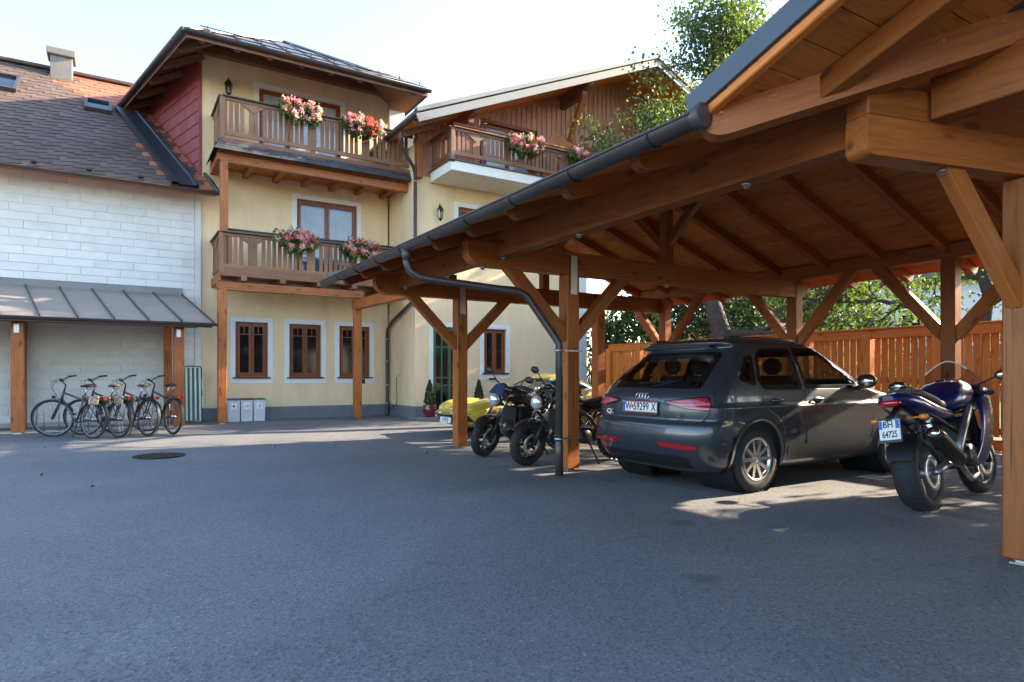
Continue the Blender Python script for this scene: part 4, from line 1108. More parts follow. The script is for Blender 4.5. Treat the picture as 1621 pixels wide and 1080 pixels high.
zs = [.2, .22, .25, .3, .36, .42, .48, .54, .6, .66, .7, .725, .745, .77, .8, .84, .87, .885, .893, .9, .94, .98, 1.01, 1.04, 1.07, 1.1, 1.15, 1.2, 1.25, 1.3, 1.35, 1.4, 1.45, 1.48, 1.5, 1.52, 1.545, 1.56, 1.575, 1.59, 1.605, 1.618, 1.627, 1.632]
body = q3.shell(zs, None).build('body', K['grey_paint'], car, CM)
cut = []
for wx in (RWX, FWX):
    for sg in (-1, 1):
        c = B(); c.lathe([(0, 0), (.395, 0), (.395, .42), (0, .42)], CM @ MX.Translation((wx, sg * .62 if sg > 0 else -.62, .35)) @ MX.Rotation(-sg * math.pi / 2, 4, 'X'), 48, False)
        cut.append(c.build('cutter', None))
apply_bool(body, cut)
SW1 = [(2.90, 1.062), (1.68, 1.062), (1.68, 1.52), (2.2, 1.515), (2.54, 1.36)]
SW2 = [(1.63, 1.062), (.96, 1.066), (.92, 1.15), (1.0, 1.40), (1.1, 1.492), (1.63, 1.515)]
SW3 = [(.87, 1.09), (.62, 1.16), (.84, 1.41), (.95, 1.42)]
RWN = [(-.70, 1.07), (.70, 1.07), (.58, 1.455), (-.58, 1.455)]
FWN = [(-.72, 1.1), (.72, 1.1), (.56, 1.5), (-.56, 1.5)]
inv = CM.inverted()
def hole(f):
    c = inv @ f.calc_center_median() if False else f.calc_center_median()
    x, y, z = c
    if z < 1.05 or z > 1.52: return False
    for P in (SW1, SW2, SW3):
        if abs(y) > .5 and inpoly(x, z, [tuple(p) for p in shrink(resample(P, 6), .028)]) and abs(f.normal.y) > .5: return True
    if x < 1.0 and f.normal.x < -.3 and inpoly(y, z, [tuple(p) for p in shrink(resample(RWN, 6), .03)]): return True
    if x > 2.0 and f.normal.x > .3 and inpoly(y, z, [tuple(p) for p in shrink(resample(FWN, 6), .03)]): return True
    return False
del_faces(body, hole)
lin = q3.shell([.5, .8, 1.0] + [z for z in zs if 1.03 < z < 1.57], None, .045, False).build('cabin_lining', K['black'], car, CM)
del_faces(lin, hole)
def fS(sg, off): return lambda x, z: V((x, sg * q3.side(x, z, off), z))
def fR(off): return lambda y, z: V((q3.rear(y, z, off), y, z))
def fF(off): return lambda y, z: V((q3.front(y, z, off), y, z))
K['frit'] = mat('black_gloss_trim', (.008, .008, .009), .12, var=.1)
for sg in (-1, 1):
    for P, nm in ((SW1, 'door_window'), (SW2, 'door_window'), (SW3, 'quarter_window')):
        o = surf_patch(P, fS(sg, .002)).build(nm, K['tint'], car, CM); surf_ring(P, fS(sg, .005), .034).build('window_frame', K['frit'], o, CM)
o = surf_patch(RWN, fR(.002)).build('rear_window', K['tint'], car, CM); surf_ring(RWN, fR(.005), .07).build('window_frame', K['frit'], o, CM)
o = surf_patch(FWN, fF(.002)).build('windscreen', K['tint'], car, CM); surf_ring(FWN, fF(.005), .06).build('window_frame', K['frit'], o, CM)
B().tube([V((q3.rear(-.1, 1.09, .02), -.1, 1.09)), V((q3.rear(-.42, 1.14, .025), -.42, 1.14)), V((q3.rear(.12, 1.115, .025), .12, 1.115))], .011, 6).build('rear_wiper', K['black'], car, CM)
# black sills, arch mouldings and door lines
for sg in (-1, 1):
    B().grid([[V((x, sg * q3.side(x, z, .006), z)) for x in [1.34 + .05 * k for k in range(36)]] for z in (.3, .36, .43, .47)], True).build('sill_cladding', K['black'], car, CM)
    for wx in (RWX, FWX):
        b = B(); b.grid([[V((wx + rr * math.cos(a), sg * (q3.side(wx + rr * math.cos(a), max(.22, .35 + rr * math.sin(a))) + dd), .35 + rr * math.sin(a))) for a in [math.pi * (-.1 + 1.2 * k / 30) for k in range(31)]] for rr, dd in ((.392, -.03), (.393, .008), (.43, .008))], True)
        b.build('arch_moulding', K['grey_paint'], car, CM)
        B().lathe([(.39, -.28), (.39, .24)], CM @ MX.Translation((wx, sg * .62, .35)) @ MX.Rotation(math.pi / 2, 4, 'X'), 32).build('wheel_well', K['black'], car)
    def line(pts, r=.005, nm='panel_gap'): return B().tube([V((x, sg * q3.side(x, z, -.001), z)) for x, z in pts], r, 5).build(nm, K['black'], car, CM)
    line([(1.66, 1.06), (1.655, .95), (1.65, .75), (1.66, .5), (1.68, .44)])
    line([(2.9, 1.04), (2.95, .9), (2.96, .7), (2.92, .48)])
    line([(.98, 1.06), (.93, .98), (.97, .86), (1.16, .76), (1.3, .62), (1.34, .46)])
    line([(.98, 1.055), (1.66, 1.052), (2.9, 1.05)], .007, 'belt_trim')
    for x in (1.16, 1.87):
        y = sg * q3.side(x, .935)
        h = B(); h.ball((x, y, .935), (.085, .012, .035)); o = h.build('handle_recess', K['black'], car, CM)
        B().tube([(x - .1, y + sg * .012, .94), (x - .05, y + sg * .03, .945), (x + .05, y + sg * .03, .945), (x + .1, y + sg * .012, .94)], .012, 8).build('door_handle', K['grey_paint'], car, CM)
    mi = B(); mi.ball((2.66, sg * .985, 1.14), (.075, .115, .085), 14, 10); mi.tube([(2.7, sg * .86, 1.06), (2.68, sg * .93, 1.09)], .03, 8); mo = mi.build('door_mirror', K['grey_paint'], car, CM)
    B().ball((2.615, sg * .985, 1.14), (.045, .095, .07), 12, 8).build('mirror_glass', K['chrome'], mo, CM)
    B().tube([V((x, sg * (q3.side(x, 1.585) - .05), 1.612 - .02 * abs(x - 1.4) ** 2)) for x in (.8, .95, 1.2, 1.5, 1.8, 2.0)], .016, 8).build('roof_rail', K['black'], car, CM)
    wheel(car, CM @ V((RWX, sg * .765, .345)), .345, .225, .222, K['alu'], sg)
    wheel(car, CM @ V((FWX, sg * .765, .345)), .345, .225, .222, K['alu'], sg)
    # lamps
    TL = [(sg * .34, .945), (sg * .36, .915), (sg * .60, .865), (sg * .835, .85), (sg * .838, .905), (sg * .80, .995), (sg * .7, .99)]
    tl = surf_patch(TL, fR(.008), 6, 6).build('tail_lamp', K['red_lens'], car, CM)
    P2 = [(sg * .38, .94), (sg * .40, .92), (sg * .60, .885), (sg * .73, .875), (sg * .66, .955)]
    surf_patch(P2, fR(.011), 4, 5).build('lamp_lens', K['red_lens2'], tl, CM)
    surf_ring(TL, fR(.012), .012, 6).build('lamp_edge', K['frit'], tl, CM)
    B().tube([V((q3.rear(sg * y, z, .014), sg * y, z)) for y, z in ((.40, .935), (.55, .925), (.7, .93), (.78, .955))], .005, 5).build('lamp_strip', K['red_lens2'], tl, CM)
    RF = [(sg * .30, .515), (sg * .32, .475), (sg * .70, .462), (sg * .76, .485), (sg * .74, .505), (sg * .36, .53)]
    surf_patch(RF, fR(.006), 3, 5).build('bumper_reflector', K['red_lens'], car, CM)
B().tube([V((q3.rear(y, .742 + .0 * y, -.004), y, .742)) for y in [-.8 + .1 * k for k in range(17)]], .009, 5).build('tailgate_gap', K['black'], car, CM)
for sg in (-1, 1): B().tube([V((q3.rear(sg * y, z, .0), sg * y, z)) for y, z in ((.76, .742), (.80, .78), (.825, .84), (.84, .90), (.832, .98), (.80, 1.04))], .006, 5).build('tailgate_gap', K['black'], car, CM)
B().grid([[V((q3.rear(y, z, .007), y, z)) for y in [-.62 + .062 * k for k in range(21)]] for z in (.26, .3, .35, .385)], True).build('lower_bumper', K['black'], car, CM)
B().box(CM @ V((.4, -.45, .2)), CM @ V((4.0, .45, .26))).build('underbody', K['black'], car)
for y in (.44, .52): B().tube([(.3, y, .25), (.11, y, .245), (.1, y, .245)], .026, 12).build('tailpipe', K['chrome'], car, CM)
sp_ = B(); sp_.grid([[V((.70, y, 1.555 - .05 * abs(y) ** 3)), V((.58, y, 1.53 - .06 * abs(y) ** 3)), V((.56, y, 1.515 - .06 * abs(y) ** 3)), V((.66, y, 1.495 - .06 * abs(y) ** 3))] for y in [-.5 + .1 * k for k in range(11)]], True); sp_.build('roof_spoiler', K['grey_paint'], car, CM)
B().tube([(.95, 0, 1.6), (.85, 0, 1.66), (.82, 0, 1.665)], [.016, .012, .006], 8).build('roof_antenna', K['black'], car, CM)
# badge of four rings
for k in range(4):
    c_ = V((q3.rear((1.5 - k) * .046, .985, .006), (1.5 - k) * .046, .985))
    B().tube([c_ + V((.012 * math.sin(a), .03 * math.cos(a), .03 * math.sin(a))) for a in [2 * math.pi * j / 20 for j in range(20)]], .0045, 6, True).build('badge_ring', K['chrome'], car, CM)
# number plate
def plate(par, M, w, h, items, strip=True):
    o = B().box((-w / 2, -h / 2, -.012), (w / 2, h / 2, 0), .004).build('number_plate', K['plate'], par, M)
    if strip: B().box((-w / 2 + .004, -h / 2 + .006, 0), (-w / 2 + .042, h / 2 - .006, .002)).build('blue_band', K['blue'], o, M)
    for s, x, y, size, m, sx in items: text(s, size, M @ MX.Translation((x, y, .001)), m, o, 'plate_text', .0015, sx)
    return o
PM = CM @ MX.Translation((q3.rear(0, .87, .026), .0, .868)) @ MX.Rotation(R(-90), 4, 'Z') @ MX.Rotation(R(90 - 3), 4, 'X')
po = plate(car, PM, .52, .115, [('W', -.165, 0, .115, K['ink'], .82), ('59299', .03, 0, .115, K['ink'], .82), ('X', .215, 0, .115, K['ink'], .8)])
for yy in (-.052, .052): B().box((-.255, yy - .004, 0), (.255, yy + .004, .0015)).build('red_rule', K['redink'], po, PM)
B().prism([(-.118, .022), (-.09, .022), (-.09, -.008), (-.104, -.025), (-.118, -.008)], .001, .002).build('shield', K['redink'], po, PM)
fr_b = B(); fr_b.box((-.27, -.085, -.016), (.27, .062, -.011), .004); fr_b.build('plate_holder', K['black'], po, PM)
BM = CM @ MX.Translation((0, 0, 0))
def rear_text(s, y, z, size): return text(s, size, CM @ MX.Translation((q3.rear(y, z, .008), y, z)) @ MX.Rotation(R(-90 - (12 if y < 0 else -12)), 4, 'Z') @ MX.Rotation(R(90), 4, 'X'), K['chrome'], car, 'badge_text', .001, 1.25)
rear_text('Q3', .5, .80, .07); rear_text('TDI', -.52, .80, .05); rear_text('quattro', -.52, .765, .026)
# cabin
cab = B(); cab.box((.7, -.7, .45), (2.9, .7, .55)); cab.box((2.55, -.72, .7), (2.95, .72, 1.03), .06); cab.box((.45, -.68, .5), (.9, .68, 1.02), .05); cab.build('cabin_floor', K['black'], car, CM)
K['seat'] = mat('seat_fabric', (.02, .02, .022), .8)
for x, y in ((1.75, -.37), (1.75, .37), (.95, -.42), (.95, 0), (.95, .42)):
    s = B(); s.box((x - .02, y - .24 + (.05 if x < 1 else 0), .75), (x + .12, y + .24 - (.05 if x < 1 else 0), 1.2), .05); s.box((x + .05, y - .24, .6), (x + .55, y + .24, .78), .05)
    s.ball((x + .03, y, 1.31), (.05, .13, .1), 14, 9); s.tube([(x + .03, y - .06, 1.18), (x + .03, y - .06, 1.28)], .008, 6); s.tube([(x + .03, y + .06, 1.18), (x + .03, y + .06, 1.28)], .008, 6)
    s.build('seat', K['seat'], car, CM)
B().tube([V((2.4 + .1 * math.sin(a), .37 + .18 * math.cos(a), 1.0 + .17 * math.sin(a))) for a in [2 * math.pi * j / 24 for j in range(24)]], .014, 8, True).build('steering_wheel', K['black'], car, CM)

# ---- yellow coupe
gtc = Car([(.17, .6), (.22, .69), (.32, .745), (.45, .775), (.55, .775), (.63, .75), (.69, .70), (.74, .66), (.78, .64), (.85, .615), (.98, .565), (1.08, .5), (1.15, .42), (1.19, .32), (1.215, .18)],
          [(.17, .25), (.25, .08), (.4, .02), (.55, .0), (.68, .03), (.74, .1), (.8, .22), (.9, .48), (1.0, .72), (1.1, 1.0), (1.17, 1.25), (1.215, 1.5)],
          [(.17, 3.7), (.24, 3.95), (.34, 4.05), (.42, 4.11), (.47, 4.1), (.53, 4.0), (.6, 3.75), (.66, 3.4), (.71, 3.0), (.74, 2.8), (.78, 2.68), (.9, 2.45), (1.03, 2.2), (1.13, 2.0), (1.18, 1.85), (1.215, 1.72)],
          [(.17, .7), (.6, .8), (1.0, .5), (1.215, .2)], [(.17, .8), (.42, .8), (.66, 1.2), (.76, .4), (1.1, .35), (1.215, .2)], 2.4, 2.6, (.8, 3.23), .3)
GM = MX.Translation((9.5, 11.3, gz(0, 11))) @ MX.Rotation(math.pi, 4, 'Z')
gt_ = thing('sports_coupe', 'low yellow classic sports coupe with hidden headlamps parked beyond the motorcycles', 'car', GM.translation, math.pi)
zg = [.17, .19, .22, .27, .32, .38, .42, .45, .48, .52, .55, .58, .61, .64, .67, .7, .725, .75, .78, .82, .86, .9, .95, 1.0, 1.05, 1.1, 1.13, 1.16, 1.18, 1.2, 1.215]
gb = gtc.shell(zg, None).build('body', K['yellow_paint'], gt_, GM)
cut = []
for wx in (.8, 3.23):
    for sg in (-1, 1):
        c = B(); c.lathe([(0, 0), (.335, 0), (.335, .4), (0, .4)], GM @ MX.Translation((wx, sg * .52, .31)) @ MX.Rotation(-sg * math.pi / 2, 4, 'X'), 40, False); cut.append(c.build('cutter', None))
apply_bool(gb, cut)
G1 = [(2.56, .80), (1.5, .80), (1.46, .9), (1.52, 1.10), (1.98, 1.115)]; G2 = [(1.4, .82), (.86, .90), (1.1, 1.02), (1.42, 1.09)]
GF = [(-.58, .80), (.58, .80), (.46, 1.12), (-.46, 1.12)]; GR = [(-.5, .9), (.5, .9), (.36, 1.14), (-.36, 1.14)]
def ghole(f):
    x, y, z = f.calc_center_median()
    if z < .79 or z > 1.15: return False
    for P in (G1, G2):
        if abs(y) > .4 and inpoly(x, z, [tuple(p) for p in shrink(resample(P, 6), .025)]) and abs(f.normal.y) > .5: return True
    if x > 1.8 and f.normal.x > .3 and inpoly(y, z, [tuple(p) for p in shrink(resample(GF, 6), .03)]): return True
    return x < 1.6 and f.normal.x < -.2 and abs(y) < .5 and inpoly(y, z, [tuple(p) for p in shrink(resample(GR, 6), .03)])
del_faces(gb, ghole)
def gS(sg, off): return lambda x, z: V((x, sg * gtc.side(x, z, off), z))
for sg in (-1, 1):
    for P, nm in ((G1, 'door_window'), (G2, 'quarter_window')):
        o = surf_patch(P, gS(sg, .002)).build(nm, K['clear'], gt_, GM); surf_ring(P, gS(sg, .005), .035).build('window_frame', K['chrome'], o, GM)
    wheel(gt_, GM @ V((.8, sg * .63, .3)), .3, .17, .18, K['steel'], -sg, 8); wheel(gt_, GM @ V((3.23, sg * .63, .3)), .3, .17, .18, K['steel'], -sg, 8)
    b = B(); b.ball((3.3, sg * .55, .52), (.62, .17, .2), 20, 12); b.build('front_wing', K['yellow_paint'], gt_, GM)
    b = B(); b.ball((3.62, sg * .42, .57), (.22, .13, .085), 16, 10); b.build('lamp_pod', K['yellow_paint'], gt_, GM)
    b = B(); b.ball((3.95, sg * .46, .4), (.06, .09, .055), 12, 8); b.build('indicator', K['lamp'], gt_, GM)
    B().tube([V((gtc.front(sg * y, .455, .012), sg * y, .455)) for y in (.03, .15, .3, .42, .52, .6, .66)], .018, 8).build('bumper_blade', K['chrome'], gt_, GM)
    b = B(); b.ball((gtc.front(sg * .5, .385) - .02, sg * .5, .385), (.05, .09, .045), 14, 8); b.build('front_lamp', K['lamp'], gt_, GM)
    mi = B(); mi.ball((2.4, sg * .74, .92), (.05, .06, .04), 10, 8); mi.tube([(2.42, sg * .62, .84), (2.4, sg * .7, .9)], .01, 6); mi.build('door_mirror', K['chrome'], gt_, GM)
o = surf_patch(GF, lambda y, z: V((gtc.front(y, z, .002), y, z))).build('windscreen', K['clear'], gt_, GM); surf_ring(GF, lambda y, z: V((gtc.front(y, z, .005), y, z)), .035).build('window_frame', K['black'], o, GM)
o = surf_patch(GR, lambda y, z: V((gtc.rear(y, z, .002), y, z))).build('rear_window', K['clear'], gt_, GM)
b = B(); b.ball((3.35, 0, .6), (.5, .16, .09), 18, 10); b.build('bonnet_bulge', K['yellow_paint'], gt_, GM)
B().grid([[V((gtc.front(y, z, .008), y, z)) for y in [-.64 + .064 * k for k in range(21)]] for z in (.3, .34, .38, .43)], True).build('front_grille', K['black'], gt_, GM)
for y in (-.16, .16):
    b = B(); b.ball((3.66, y, .605), (.06, .045, .02), 10, 6); b.build('bonnet_vent', K['black'], gt_, GM)
cab = B(); cab.box((.9, -.55, .3), (2.6, .55, .4)); cab.box((2.3, -.55, .5), (2.6, .55, .76), .05)
for y in (-.3, .3): cab.box((1.35, y - .2, .4), (1.5, y + .2, .92), .05); cab.box((1.45, y - .2, .4), (1.95, y + .2, .5), .04)
cab.build('cabin', K['black'], gt_, GM)
GPM = GM @ MX.Translation((4.12, .16, .33)) @ MX.Rotation(R(90), 4, 'Z') @ MX.Rotation(R(90 - 8), 4, 'X')
plate(gt_, GPM, .46, .11, [('S 187 EJ', 0, 0, .1, K['ink'], .8)], False)

# ================================================================== MOTORCYCLES
def loft(secs, n=16, p=2.4):
    """super-elliptic rings: (x, yc, zc, ry, rz)"""
    b = B(); rows = []
    for x, yc, zc, ry, rz in secs:
        r = []
        for k in range(n + 1):
            a = 2 * math.pi * k / n; c, s = math.cos(a), math.sin(a)
            r.append(V((x, yc + ry * math.copysign(abs(c) ** (2 / p), c), zc + rz * math.copysign(abs(s) ** (2 / p), s))))
        rows.append(r)
    b.grid(rows, True, True)
    b.add(rows[0][:-1], [tuple(range(n))]); b.add(rows[-1][:-1], [tuple(range(n - 1, -1, -1))])
    return b
K['mblack'] = paint('black_bike_paint', (.012, .012, .014), 0, .3)
K['mmar'] = paint('dark_maroon_bike_paint', (.03, .014, .013), .2, .35)
K['mblue'] = paint('blue_bike_paint', (.004, .011, .1), .2, .3)
K['engine'] = mat('engine_black', (.03, .03, .032), .45, .5)
K['silver'] = mat('silver_frame', (.33, .33, .34), .35, .8)
K['leather'] = mat('bike_seat', (.014, .013, .013), .55, bump=.2)
K['screen'] = glassy(nt('smoked_screen')[0], (.66, .67, .68), 0)
K['clearp'] = mat('screen_edge', (.7, .7, .68), .2)
K['bluelens'] = mat('blue_screen', (.04, .06, .12), .12, coat=1)
def bwheel(par, M, r, w, rim, m_rim, spokes, sm=.014, name='wheel', disc=True):
    T = M @ MX.Rotation(-math.pi / 2, 4, 'X'); h = w / 2
    b = B(); b.lathe([(rim, -h * .8), (rim + .02, -h), (r - .035, -h * .97), (r - .012, -h * .62), (r, 0), (r - .012, h * .62), (r - .035, h * .97), (rim + .02, h), (rim, h * .8)], T, 36)
    for k in range(30):
        a = 2 * math.pi * k / 30
        for sg in (-1, 1): b.box((r - .01, -.012, sg * h * .35 - .018), (r - .001, .008, sg * h * .35 + .018), 0, T @ MX.Rotation(a + sg * .1, 4, 'Z') @ MX.Rotation(sg * .5, 4, 'X'))
    o = b.build(name, K['rubber'], par)
    b = B(); b.lathe([(rim + .008, -h * .82), (rim - .015, -h * .7), (rim - .02, 0), (rim - .015, h * .7), (rim + .008, h * .82)], T, 36); b.lathe([(0, -h - .01), (.04, -h - .01), (.045, 0), (.04, h + .01), (0, h + .01)], T, 16)
    for k in range(spokes): b.box((.03, -sm, -.014), (rim - .012, sm, .014), .004, T @ MX.Rotation(2 * math.pi * k / spokes, 4, 'Z'))
    b.build('rim', m_rim, o)
    if disc:
        for sg in (-1, 1):
            b = B(); b.lathe([(.09, sg * (h + .012)), (.15, sg * (h + .012)), (.15, sg * (h + .016)), (.09, sg * (h + .016)), (.09, sg * (h + .012))], T, 28); b.build('brake_disc', K['steel'], o)
    return o
def motorcycle(name, label, M, st, body_m, steer=0, rimm=None):
    t = thing(name, label, 'motorcycle', M.translation, 0, 'motorcycles under the carport')
    sport = st == 'sport'; rimm = rimm or K['black']
    def P(b, nm, m, par=None, X=M): return b.build(nm, m, par or t, X)
    hd = V((.45, 0, .92)); ax = V((-.42, 0, 1)).normalized()
    F = M @ MX.Translation(hd) @ MX.Rotation(steer, 4, ax) @ MX.Translation(-hd)
    bwheel(t, F @ MX.Translation((.73, 0, .302)), .302, .12, .215, rimm, 5, .017, 'front_wheel')
    bwheel(t, M @ MX.Translation((-.72, 0, .31)), .31, .175, .215, rimm, 5, .017, 'rear_wheel')
    for sg in (-1, 1):
        P(B().tube([(.73, sg * .105, .3), (.6, sg * .105, .62)], .03, 10), 'fork_lower', K['engine'] if st != 'sport' else K['black'], X=F)
        P(B().tube([(.6, sg * .105, .62), (.43, sg * .105, 1.02)], .021, 10), 'fork_tube', K['chrome'], X=F)
        P(B().box((.64, sg * .085 - .02, .36), (.72, sg * .085 + .02, .46), .01), 'brake_caliper', K['engine'], X=F)
    P(B().grid([[V((.73 + rr * math.cos(a), y, .302 + rr * math.sin(a))) for a in [R(35 + 11 * k) for k in range(11)]] for y, rr in ((-.075, .3), (-.06, .33), (0, .345), (.06, .33), (.075, .3))], True), 'front_mudguard', body_m, X=F)
    yo = B(); yo.box((.4, -.13, .98), (.5, .13, 1.01), .01); yo.box((.47, -.12, .78), (.57, .12, .81), .01); P(yo, 'fork_yoke', K['engine'], X=F)
    if sport:
        hb = [((.42, sg * .1, .97), (.36, sg * .32, .95)) for sg in (-1, 1)]
        for a, e in hb: P(B().tube([a, e], .016, 8), 'handlebar', K['black'], X=F); P(B().tube([V(e).lerp(V(a), .5), V(e) + (V(e) - V(a)) * .12], .02, 8), 'grip', K['rubber'], X=F)
    else:
        P(B().tube([(.3, -.4, 1.07), (.36, -.25, 1.1), (.42, -.1, 1.05), (.43, 0, 1.04), (.42, .1, 1.05), (.36, .25, 1.1), (.3, .4, 1.07)], .013, 8), 'handlebar', K['black'], X=F)
        for sg in (-1, 1): P(B().tube([(.345, sg * .28, 1.095), (.29, sg * .43, 1.06)], .019, 8), 'grip', K['rubber'], X=F); P(B().tube([(.39, sg * .2, 1.07), (.42, sg * .3, 1.06), (.37, sg * .42, 1.04)], .007, 6), 'lever', K['silver'], X=F)
    # engine, frame, swing arm
    e = B(); e.box((-.22, -.17, .3), (.2, .17, .52), .05); e.lathe([(0, -.2), (.1, -.2), (.11, -.15), (.11, .15), (.1, .2), (0, .2)], MX.Translation((-.05, 0, .4)) @ MX.Rotation(math.pi / 2, 4, 'X'), 20)
    e.box((-.02, -.15, .5), (.24, .15, .74), .03)
    for k in range(6): e.box((-.04, -.16, .53 + .034 * k), (.26, .16, .54 + .034 * k))
    P(e, 'engine', K['engine'])
    rd = B(); rd.box((.3, -.17, .45), (.34, .17, .75), .01)
    for k in range(9): rd.box((.34, -.16, .47 + .03 * k), (.345, .16, .48 + .03 * k))
    P(rd, 'radiator', K['black'])
    for sg in (-1, 1):
        P(B().tube([(.4, sg * .06, .93), (.2, sg * .17, .82), (-.1, sg * .19, .66), (-.25, sg * .17, .5), (-.24, sg * .13, .32)], [.03, .032, .03, .035, .03], 8), 'frame_rail', K['silver'] if sport else body_m)
        P(B().tube([(-.24, sg * .11, .38), (-.5, sg * .12, .35), (-.72, sg * .12, .31)], [.035, .032, .028], 8), 'swing_arm', K['silver'])
        P(B().tube([(-.15, sg * .15, .62), (-.5, sg * .13, .76), (-.8, sg * .09, .86)], .016, 8), 'sub_frame', K['engine'])
        P(B().tube([(-.3, sg * .2, .34), (-.31, sg * .29, .34)], .015, 8), 'foot_peg', K['rubber'])
        # mirrors and indicators
        if sport: q = [(.42, sg * .2, 1.02), (.44, sg * .33, 1.08), (.43, sg * .4, 1.1)]
        else: q = [(.36, sg * .24, 1.1), (.4, sg * .28, 1.17), (.38, sg * .36, 1.22)]
        mo = P(B().tube(q, .008, 6), 'mirror_stalk', K['black'], X=F)
        P(B().ball(V(q[-1]) + V((0, sg * .03, 0)), (.025, .085, .05), 12, 8), 'mirror', K['black'] if not sport else K['mblack'], X=F)
        P(B().ball(V(q[-1]) + V((-.018, sg * .03, 0)), (.014, .07, .038), 10, 6), 'mirror_glass', K['chrome'], mo, X=F)
        P(B().ball((-.9, sg * .17, .78), (.03, .035, .025), 10, 6).tube([(-.88, sg * .05, .78), (-.9, sg * .15, .78)], .008, 6), 'indicator', K['amber'])
        P(B().ball((.5, sg * .2, .84), (.03, .035, .025), 10, 6), 'indicator', K['amber'], X=F)
    # exhaust on the right (-y)
    P(B().tube([(.3, -.06, .55), (.36, -.08, .35), (.2, -.14, .22), (-.1, -.17, .2), (-.3, -.19, .3), (-.42, -.2, .4)], .022, 10), 'exhaust_pipe', K['silver'])
    ex = [(-.36, -.2, .36), (-.42, -.2, .4), (-.8, -.21, .6), (-.88, -.21, .64)] if sport else [(-.3, -.19, .3), (-.36, -.2, .33), (-.72, -.22, .45), (-.78, -.22, .47)]
    P(B().tube(ex, [.03, .058, .06, .045], 14), 'silencer', K['engine'] if sport else K['silver'])
    P(B().tube([V(ex[-1]), V(ex[-1]) + (V(ex[-1]) - V(ex[-2])) * .25], .043, 14), 'silencer_tip', K['chrome'])
    # tank, seat, tail
    if sport:
        P(loft([(-.15, 0, .88, .1, .06), (-.08, 0, .9, .16, .1), (.08, 0, .93, .2, .15), (.25, 0, .95, .21, .16), (.4, 0, .93, .18, .13), (.5, 0, .9, .1, .07)], 20), 'tank', body_m)
        P(loft([(-.8, 0, 1.0, .09, .03), (-.66, 0, .975, .13, .05), (-.45, 0, .91, .15, .055), (-.25, 0, .86, .14, .055), (-.08, 0, .87, .1, .05)], 18, 3), 'seat', K['leather'])
        P(loft([(-1.04, 0, .95, .04, .03), (-.97, 0, .945, .1, .055), (-.75, 0, .9, .15, .085), (-.45, 0, .81, .17, .09), (-.12, 0, .77, .15, .07)], 18), 'tail_cowl', body_m)
        P(B().ball((-1.02, 0, .915), (.035, .08, .035), 12, 8), 'tail_lamp', K['red_lens'])
    else: P(loft([(-.12, 0, .86, .08, .05), (-.08, 0, .87, .13, .08), (.05, 0, .89, .17, .13), (.22, 0, .91, .185, .145), (.36, 0, .91, .16, .12), (.44, 0, .9, .1, .07)], 20), 'tank', body_m)
    P(B().lathe([(0, .006), (.035, .006), (.04, 0)], MX.Translation((.2, 0, 1.1 if sport else 1.052)), 16), 'fuel_cap', K['chrome'])
    if not sport: P(loft([(-.72, 0, .9 if sport else .86, .08, .03), (-.6, 0, .885, .12, .045), (-.4, 0, .85, .14, .05), (-.2, 0, .815, .13, .05), (-.04, 0, .83, .09, .05)], 18, 3), 'seat', K['leather'])
    if not sport: P(loft([(-.95, 0, .88, .03, .02), (-.88, 0, .87, .07, .04), (-.7, 0, .83, .11, .06), (-.4, 0, .77, .14, .07), (-.15, 0, .75, .13, .06)], 18), 'tail_cowl', body_m)
    if not sport: P(B().ball((-.93, 0, .845), (.035, .075, .03), 12, 8), 'tail_lamp', K['red_lens'])
    P(B().grid([[V((-.72 + .345 * math.cos(a), y, .31 + .345 * math.sin(a))) for a in [R(95 + 9 * k) for k in range(8)]] for y in (-.09, 0, .09)], True), 'rear_hugger', K['black'])
    P(B().tube([(-.15, .14, .3), (-.22, .32, .02)], .013, 8), 'side_stand', K['engine'])
    P(B().lathe([(.07, -.012), (.075, 0), (.07, .012)], MX.Translation((-.72, .12, .31)) @ MX.Rotation(math.pi / 2, 4, 'X'), 20), 'sprocket', K['silver'])
    P(B().tube([(-.2, -.1, .42), (-.42, -.04, .72)], .03, 10), 'shock_absorber', K['chrome'])
    if not sport:
        hl = P(B().ball((.6, 0, .86), (.1, .105, .11), 18, 12), 'headlamp_shell', body_m, X=F)
        P(B().ball((.65, 0, .855), (.072, .095, .1), 18, 12), 'headlamp_glass', K['lamp'], hl, X=F)
        if st == 'naked':
            P(B().grid([[V((.66 - .1 * s - .25 * abs(y) ** 2 * 4, y * (1 - .35 * s), .94 + .14 * s)) for y in [-.13 + .026 * k for k in range(11)]] for s in (0, .3, .6, 1)], True), 'fly_screen', K['bluelens'], X=F)
        P(B().ball((.47, 0, 1.06), (.04, .07, .04), 12, 8), 'instruments', K['black'], X=F)
        P(loft([(.1, 0, .3, .09, .06), (.28, 0, .3, .12, .09), (.36, 0, .34, .1, .06)], 14), 'belly_pan', body_m)
    else:
        for sg in (-1, 1):
            b = B(); b.grid([[V(p) for p in r] for r in (((.75, sg * .08, .98), (.62, sg * .2, 1.0), (.42, sg * .25, .98), (.3, sg * .2, .9)), ((.82, sg * .08, .86), (.66, sg * .23, .86), (.42, sg * .29, .84), (.22, sg * .25, .78)), ((.74, sg * .12, .72), (.6, sg * .24, .68), (.38, sg * .27, .62), (.18, sg * .24, .6)), ((.58, sg * .2, .55), (.5, sg * .23, .5), (.36, sg * .23, .44), (.15, sg * .2, .42)), ((.46, sg * .18, .42), (.4, sg * .19, .36), (.25, sg * .19, .3), (-.05, sg * .16, .3)))], True)
            o = P(b, 'side_fairing', body_m); md = o.modifiers.new('s', 'SUBSURF'); md.levels = md.render_levels = 2; md = o.modifiers.new('t', 'SOLIDIFY'); md.thickness = .012
